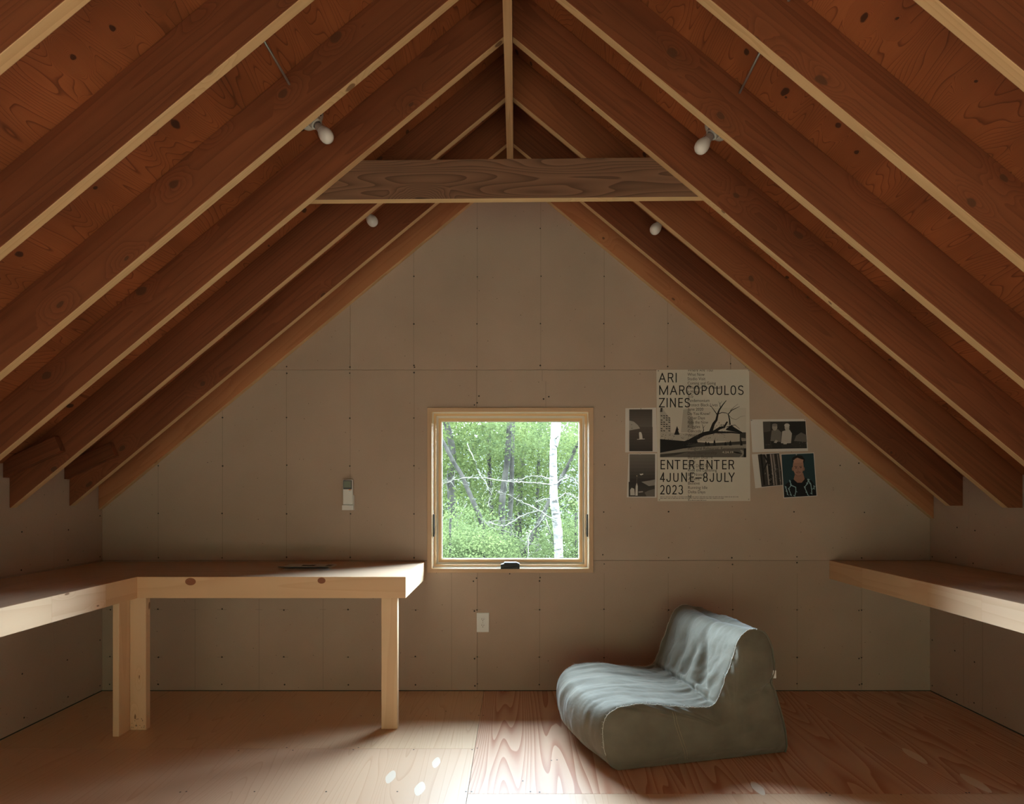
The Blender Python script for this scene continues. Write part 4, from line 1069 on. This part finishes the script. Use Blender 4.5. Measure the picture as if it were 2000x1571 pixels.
for side in (0, 1):
    jj = 0 if side == 0 else NWd - 1
    loop = [r[jj] for r in rows_t] + [r[jj] for r in rows_b[1:]]
    bot0, bot1 = loop[-1], loop[0]
    for q in range(1, 40): loop.append(bot0.lerp(bot1, q / 40))
    cen = A0 + TD * .60 + WD * (0 if side == 0 else WID) + Vector((0, 0, .15))
    out = -WD if side == 0 else WD
    rows = []; NR = 26
    for r in range(NR + 1):
        f = r / NR; row = []
        for p_ in loop:
            q = p_.lerp(cen, f)
            bul = .045 * (1 - (1 - f) ** 2.2) ** .8 if f > 0 else 0
            lt = (q - A0).dot(TD); lz = q.z
            m_ = min(1, f / .12)
            bul += m_ * (.012 * npf(lt * 5, lz * 5, side * 9 + 2, 4) + .008 * (1 - abs(npf(lt * 4 + 2 * lz, lz * 7, 31, 2)) * 2))
            # waist fold running in from the rear seam, and puckers under the seat seam
            zl_ = .335 - .22 * (.83 - lt)
            bul -= m_ * .022 * math.exp(-((lz - zl_) / .022) ** 2) * max(0, min(1, (lt - .45) / .35))
            bul += m_ * .004 * math.sin(lt * 55 + 3 * npf(lt * 6, 1)) * math.exp(-max(0, .26 - lz) / .035) * (1 if lt < .5 else 0)
            bul *= min(1, q.z / .06 + .15)
            row.append(q + out * bul)
        rows.append(row)
    mb = MB(); mb.grid(rows, 0, closed=True, flip=(side == 1)); sp = mb.build('side_panel', [M['canvas']], chair)
    if side == 0:
        mb = MB()
        for dx in (0, .012):
            pts = []
            for q in range(24):
                f = q / 23; lt = .285 + dx + .075 * f ** 1.5; lz = .262 - .235 * f
                # nearest point on the near side panel
                best = min((p_ for row in rows for p_ in row), key=lambda p_: ((p_ - A0).dot(TD) - lt) ** 2 + (p_.z - lz) ** 2)
                pts.append(A0 + TD * lt + Vector((0, 0, lz)) + out * ((best - A0).dot(out) + .0012))
            mb.tube(pts, .0009, 5)
        mb.build('stitching', [M['stitch']], sp, label='double row of tan stitching')
# raw frayed seams
rnd = random.Random(11)
for jj, nm in ((0, 'near'), (NWd - 1, 'far')):
    mb = MB(); lp = [r[jj] for r in rows_t[14:]]
    out = -WD if jj == 0 else WD
    pts = []
    for i, p_ in enumerate(lp):
        pts.append(p_ + out * (.001 + .001 * math.sin(i * 1.7)) + Vector((0, 0, .002 + .0012 * math.sin(i * 2.3))))
    mb.tube(pts, [.0008 + .0007 * abs(math.sin(i * .9)) for i in range(len(pts))], 6)
    for i, p_ in enumerate(lp):
        for q in range(2):
            if rnd.random() < (.38 if jj == 0 else .18):
                d = Vector((rnd.uniform(-1, 1), rnd.uniform(-1, 1), rnd.uniform(-.2, 1.2))) * rnd.uniform(.004, .013)
                b_ = p_ + out * .002; mb.tube([b_, b_ + d * .6 + Vector((0, 0, .002)), b_ + d], [.0006, .0005, .0004], 4)
    for i in range(3):
        b_ = lp[6 + i * 3]; mb.tube([b_, b_ + out * .012 + Vector((0, 0, -.006)), b_ + out * .016 + Vector((0, 0, -.02 - .004 * i))], .0006, 4)
    mb.build('frayed_seam', [M['thread']], chair, label='raw seam with pale frayed threads')
mb = MB(); lp = [r[0] for r in rows_b]
mb.tube([p_ - WD * .003 + TD * .003 for p_ in lp], .0045, 6); mb.build('rear_seam', [M['canvas']], chair)
c = rows_b[int(NB * .42)][0] + TD * .006 - WD * .004
mb = MB(); mb.prism([c, c + TD * .016 - WD * .004, c + TD * .016 - WD * .004 + Vector((0, 0, .038)), c + Vector((0, 0, .038))], WD * .001); mb.build('care_tag', [M['white']], chair, label='small white fabric tag')
mb = MB(); nq = 24
mb.face([r[0] * (1 - f) + r[-1] * f for r, f in ()] or [A0 + TD * .02 + WD * .02 + Vector((0, 0, .002)), A0 + TD * .89 + WD * .02 + Vector((0, 0, .002)), A0 + TD * .89 + WD * (WID - .02) + Vector((0, 0, .002)), A0 + TD * .02 + WD * (WID - .02) + Vector((0, 0, .002))])
mb.build('bottom_panel', [M['canvas']], chair)

# ------------------------------------------------------------------ woods outside
GZ = -2.8
mb = MB(); n = 36; rows = []
for i in range(n + 1):
    rows.append([(-60 + 120 * j / n, -45 + 105 * i / n, GZ + max(0, 7 - i) * 2.6 + .25 * noise.noise(Vector((j * .5, i * .5, 2)))) for j in range(n + 1)])  # unseen rear slope, added to keep low sky out of the rear opening
mb.grid(rows, 0); mb.build('ground', [M['soil']], origin=(0, 20, GZ), kind='structure')

rl = random.Random(5)
def smooth_path(P, seg=5):
    out = []
    for i in range(len(P) - 1):
        p0, p1, p2, p3 = P[max(i - 1, 0)], P[i], P[i + 1], P[min(i + 2, len(P) - 1)]
        for q in range(seg):
            f = q / seg
            out.append(.5 * ((2 * p1) + (p2 - p0) * f + (2 * p0 - 5 * p1 + 4 * p2 - p3) * f * f + (3 * p1 - p0 - 3 * p2 + p3) * f ** 3))
    out.append(P[-1]); return out
def leaves(mb, c, r, n_, size, flat=.0):
    n_ = int(n_ * 1.9); size *= .70
    c = Vector(c)
    # leaves gathered in sprays inside the crown ellipsoid
    ns = max(4, n_ // 26)
    for q in range(ns):
        while True:
            d = Vector((rl.uniform(-1, 1), rl.uniform(-1, 1), rl.uniform(-1, 1)))
            if d.length < 1: break
        sc_ = c + Vector((d.x * r[0], d.y * r[1], d.z * r[2]))
        tilt = Vector((rl.gauss(0, .35), rl.gauss(0, .35), 1)).normalized()
        sr = size * rl.uniform(3.5, 7.5)
        for _ in range(26):
            p_ = sc_ + Vector((rl.gauss(0, 1) * sr, rl.gauss(0, 1) * sr, rl.gauss(0, .35) * sr))
            nv = (tilt + Vector((rl.gauss(0, .5), rl.gauss(0, .5), rl.gauss(0, .5)))).normalized()
            a = nv.orthogonal().normalized(); b = nv.cross(a); th = rl.uniform(0, 6.28)
            u_ = (a * math.cos(th) + b * math.sin(th)) * size * rl.uniform(.6, 1.1); v_ = nv.cross(u_) * .55
            mb.face([p_ - u_, p_ - u_ * .1 - v_, p_ + u_, p_ - u_ * .1 + v_], mat=0, uv=[(0, 0), (1, 0), (1, 1), (0, 1)])
def extend(P):
    """carry a trunk from its lowest seen point down to the ground and on upward"""
    lo, hi = P[0], P[-1]
    d = (P[1] - P[0]).normalized(); d.z = max(.5, abs(d.z)); base = lo - d * ((lo.z - GZ) / d.z) * 1.0
    base.x = lo.x + (base.x - lo.x) * .4; base.y = lo.y; base.z = GZ - .02
    return [base] + P
def tree(name, pts, wpx, Y, label, bark='bark', crowns=(), leaf='leaf', lsize=.055, top=1.6, group='trees seen through the window', cat='tree'):
    P = [px(x, y, Y) for x, y in pts][::-1]                       # pts from top to bottom
    up = (P[-1] - P[-2]).normalized(); up = (up + Vector((0, 0, .6))).normalized()
    P = extend(P) + [P[-1] + up * top * .5, P[-1] + up * top + Vector((.1, .05, 0))]
    path = smooth_path(P, 5); r0 = wpx * Y / FPX / 2
    n_ = len(path); rad = [r0 * (1.25 - .55 * i / (n_ - 1)) * (1 + .06 * math.sin(i * 1.9)) for i in range(n_)]
    root = empty(name, P[0], label, cat, group)
    mb = MB(); mb.tube(path, rad, 10); mb.build('trunk', [M[bark]], root)
    if crowns:
        mb = MB()
        for c, r, n2 in crowns:
            leaves(mb, px(c[0], c[1], Y + (c[2] if len(c) > 2 else 0)), r, n2, lsize)
        mb.build('foliage', [M[leaf]], root)
    return root
def branch_mesh(lst, Y, w0, w1, twigs, sag=.0, seed=1):
    r = random.Random(seed); mb = MB()
    for pts in lst:
        P = [px(x, y, Y + .25 * math.sin(i * 1.3 + x)) for i, (x, y) in enumerate(pts)]
        path = smooth_path(P, 6); n_ = len(path)
        path = [q + Vector((r.gauss(0, .006), r.gauss(0, .006), r.gauss(0, .006))) for q in path]
        mb.tube(path, [(w0 + (w1 - w0) * i / (n_ - 1)) * Y / FPX / 2 * r.uniform(.8, 1.25) for i in range(n_)], 6)
        for i in range(2, n_):
            for q in range(twigs):
                if r.random() < .6:
                    L = r.uniform(.03, .13) * (1.8 if r.random() < .12 else 1); d = Vector((r.uniform(-1, 1), r.uniform(-.7, .7), r.uniform(-.9, .9))).normalized()
                    a = path[i]; m_ = a + d * L * .5 + Vector((0, 0, r.uniform(-.02, .02))); mb.tube([a, m_, a + d * L + Vector((0, 0, r.uniform(-.05, .03)))], [.0045, .003, .002], 4)
    return mb
YB = 8.5
bt = tree('birch_tree', [(1083, 822), (1081, 870), (1080.5, 905), (1081, 945), (1082, 978), (1088, 1026), (1091.5, 1093)], 15.5, YB,
          'white barked birch standing close outside the window, right of its middle', 'birch', top=2.4)
mb = branch_mesh([[(1078, 948), (1042, 942.6), (1008, 942.6), (981, 939), (945, 934), (916, 933), (890, 938), (862, 947)], [(1078, 938), (1062, 932), (1042, 930), (1010, 938), (984, 941)],
                  [(1086, 1018), (1051.5, 996), (1017.6, 980), (988.6, 965.6), (967, 959.5)], [(1051, 997), (1030, 1004), (1005.5, 1016), (986, 1027), (967, 1025), (955, 1019)],
                  [(1084, 976), (1107, 964), (1120, 970), (1135, 975)], [(1084, 946), (1112, 932), (1129, 946), (1136, 960)], [(1066, 1006), (1054, 1024), (1034.6, 1043), (1032, 1072), (1030, 1095)],
                  [(1082, 860), (1090, 852), (1100, 838), (1110, 826)], [(1082, 975), (1062, 975), (1045, 982)], [(1062, 1008), (1072, 1030), (1080, 1060), (1084, 1075)]], YB, 2.9, 1.2, 2, seed=4)
mb.build('branch', [M['lichen']], bt, label='pale lichen covered dead branches')
mb = MB(); P = smooth_path([px(1081, 872, YB), px(1087, 850, YB + .05), px(1089.5, 822, YB + .1), px(1090, 780, YB + .1)], 5)
mb.tube(P, [.062 - .02 * i / len(P) for i in range(len(P))], 8); mb.build('fork', [M['birch']], bt)
lt_ = tree('maple_tree', [(868, 810), (874, 835), (883, 876), (884, 905), (880, 929), (881, 960), (884, 1010), (886, 1093)], 14, 11,
           'thick grey trunked tree at the left edge of the window view', 'bark', [((868, 850), (.9, 1.0, .9), 1700), ((900, 880, 1), (.8, .9, .8), 1500), ((850, 1000), (1.2, 1, .7), 1500)], 'leaf')
ln = tree('maple_tree', [(858, 845), (870, 872), (886, 903), (901, 927), (911, 950), (921, 973), (935, 1004), (944, 1035), (949, 1070), (952, 1093)], 9, 9.6,
          'slender leaning trunk slanting down from the left edge of the window view', 'bark', [((905, 1040), (.7, .7, .45), 1800), ((890, 1075), (.9, .7, .4), 2200)], 'leaf2', .045)
mb = branch_mesh([[(912, 868), (926, 898), (935, 924.5), (955, 953), (958, 970), (952, 990)], [(926, 1007), (935, 1040.5), (945, 1060), (946, 1085)], [(912, 985), (897, 1010), (894, 1030), (897, 1052)],
                  [(941, 1022), (970, 1018), (1001, 1016)], [(893, 930), (880, 940), (866, 938)], [(936, 1010), (960, 1030), (990, 1038), (1030, 1060), (1060, 1069)]], 9.5, 1.8, .9, 2, seed=8)
mb.build('branch', [M['lichen']], ln, label='thin pale dead branches')
tree('maple_tree', [(956, 815), (955, 870), (957, 949), (960, 1000), (964, 1050), (966, 1093)], 9, 13, 'straight grey trunk left of the middle of the window view', 'bark',
     [((950, 850), (1.3, 1.2, .8), 2200), ((935, 985), (1.0, 1.0, .6), 1500)], 'leaf')
tree('oak_tree', [(996, 815), (993, 860), (990, 905), (984, 950), (981, 978), (980, 1015), (981, 1050), (982, 1093)], 12.5, 10.8, 'thick dark trunk in the middle of the window view', 'bark',
     [((1010, 840), (1.0, .9, .55), 1700), ((975, 1080), (.9, .8, .35), 1500)], 'leaf2', .05)
tree('maple_tree', [(1003, 815), (1001, 857), (999, 953), (996, 1010), (993, 1074), (992, 1095)], 10, 12.2, 'grey trunk just right of the thick middle trunk in the window view', 'bark',
     [((1035, 870, 1), (1.1, 1.0, .8), 2000), ((1030, 960, 1), (1.0, 1.0, .5), 1300)], 'leaf')
tree('maple_tree', [(1057, 815), (1055, 850), (1052, 900), (1050, 960), (1049, 1093)], 6, 14, 'thin far trunk seen between the middle trunks and the birch', 'bark',
     [((1050, 880, 1), (1.5, 1.2, 1.1), 2400)], 'leaf')
tree('maple_tree', [(1136, 850), (1124, 876), (1112, 905), (1093, 939), (1070, 985), (1042, 1043), (1022, 1084), (1014, 1100)], 8, 9.8, 'dark leaning trunk crossing behind the birch to the right edge of the window view', 'bark',
     [((1120, 1050), (.7, .7, .6), 2000), ((1125, 850), (.6, .6, .5), 1200)], 'leaf2', .045)
# leafy undergrowth near the bottom of the view
for i, (x, y, Y, r, n_, lab) in enumerate([(880, 1075, 8.2, (.75, .6, .45), 2600, 'bright green leafy sapling filling lower left of the window view'),
                                           (945, 1085, 8.8, (.65, .6, .35), 1800, 'bright leafy sapling at the bottom of the window view, left of the middle'),
                                           (1125, 1065, 9.0, (.5, .6, .5), 1600, 'leafy sapling low behind the birch at the right of the window view')]):
    c = px(x, y, Y); root = empty('sapling', (c.x, c.y, GZ), lab, 'sapling', 'saplings under the window')
    mb = MB(); mb.tube(smooth_path([Vector((c.x, c.y, GZ - .02)), Vector((c.x + .1, c.y, (GZ + c.z) / 2)), c, c + Vector((0, 0, r[2]))], 5), .018, 6); mb.build('stem', [M['bark']], root)
    mb = MB(); leaves(mb, c, r, int(n_ * 1.6), .032); leaves(mb, c - Vector((.1, -.3, .9)), (r[0] * 1.3, r[1], .5), n_ // 2, .045); mb.build('foliage', [M['leaf2']], root)
# the wood behind
LABX = ['far left', 'left', 'middle left', 'middle', 'middle right', 'right', 'far right']
i = 0
for row_, (Y, n_, sz) in enumerate(((17, 7, .10), (21.5, 7, .13), (26, 7, .16))):
    sp_ = (2.3, 2.9, 3.6)[row_]
    for q in range(n_):
        x = (q - 3 + (.5 if row_ == 1 else 0)) * sp_ + rl.uniform(-.2, .2); yv = Y + rl.uniform(-.4, .4)
        root = empty('forest_tree', (x, yv, GZ), f'leafy background tree in the {("nearest", "middle", "farthest")[row_]} row of the wood, {LABX[q]} of the window view', 'tree', 'background trees of the wood')
        mb = MB(); mb.tube(smooth_path([Vector((x, yv, GZ - .1)), Vector((x + rl.uniform(-.1, .1), yv, .5)), Vector((x + rl.uniform(-.3, .3), yv, 3.2))], 6), [.12 - .003 * z for z in range(13)], 8)
        mb.build('trunk', [M['bark']], root)
        mb = MB(); rr = sp_ * .44
        for cz in (-1.4, .8, 2.9):
            leaves(mb, (x, yv, cz + .35 * row_), (rr, 1.2, 1.5), 1000, sz)
        mb.build('foliage', [M['leaf3' if row_ else 'leaf']], root)
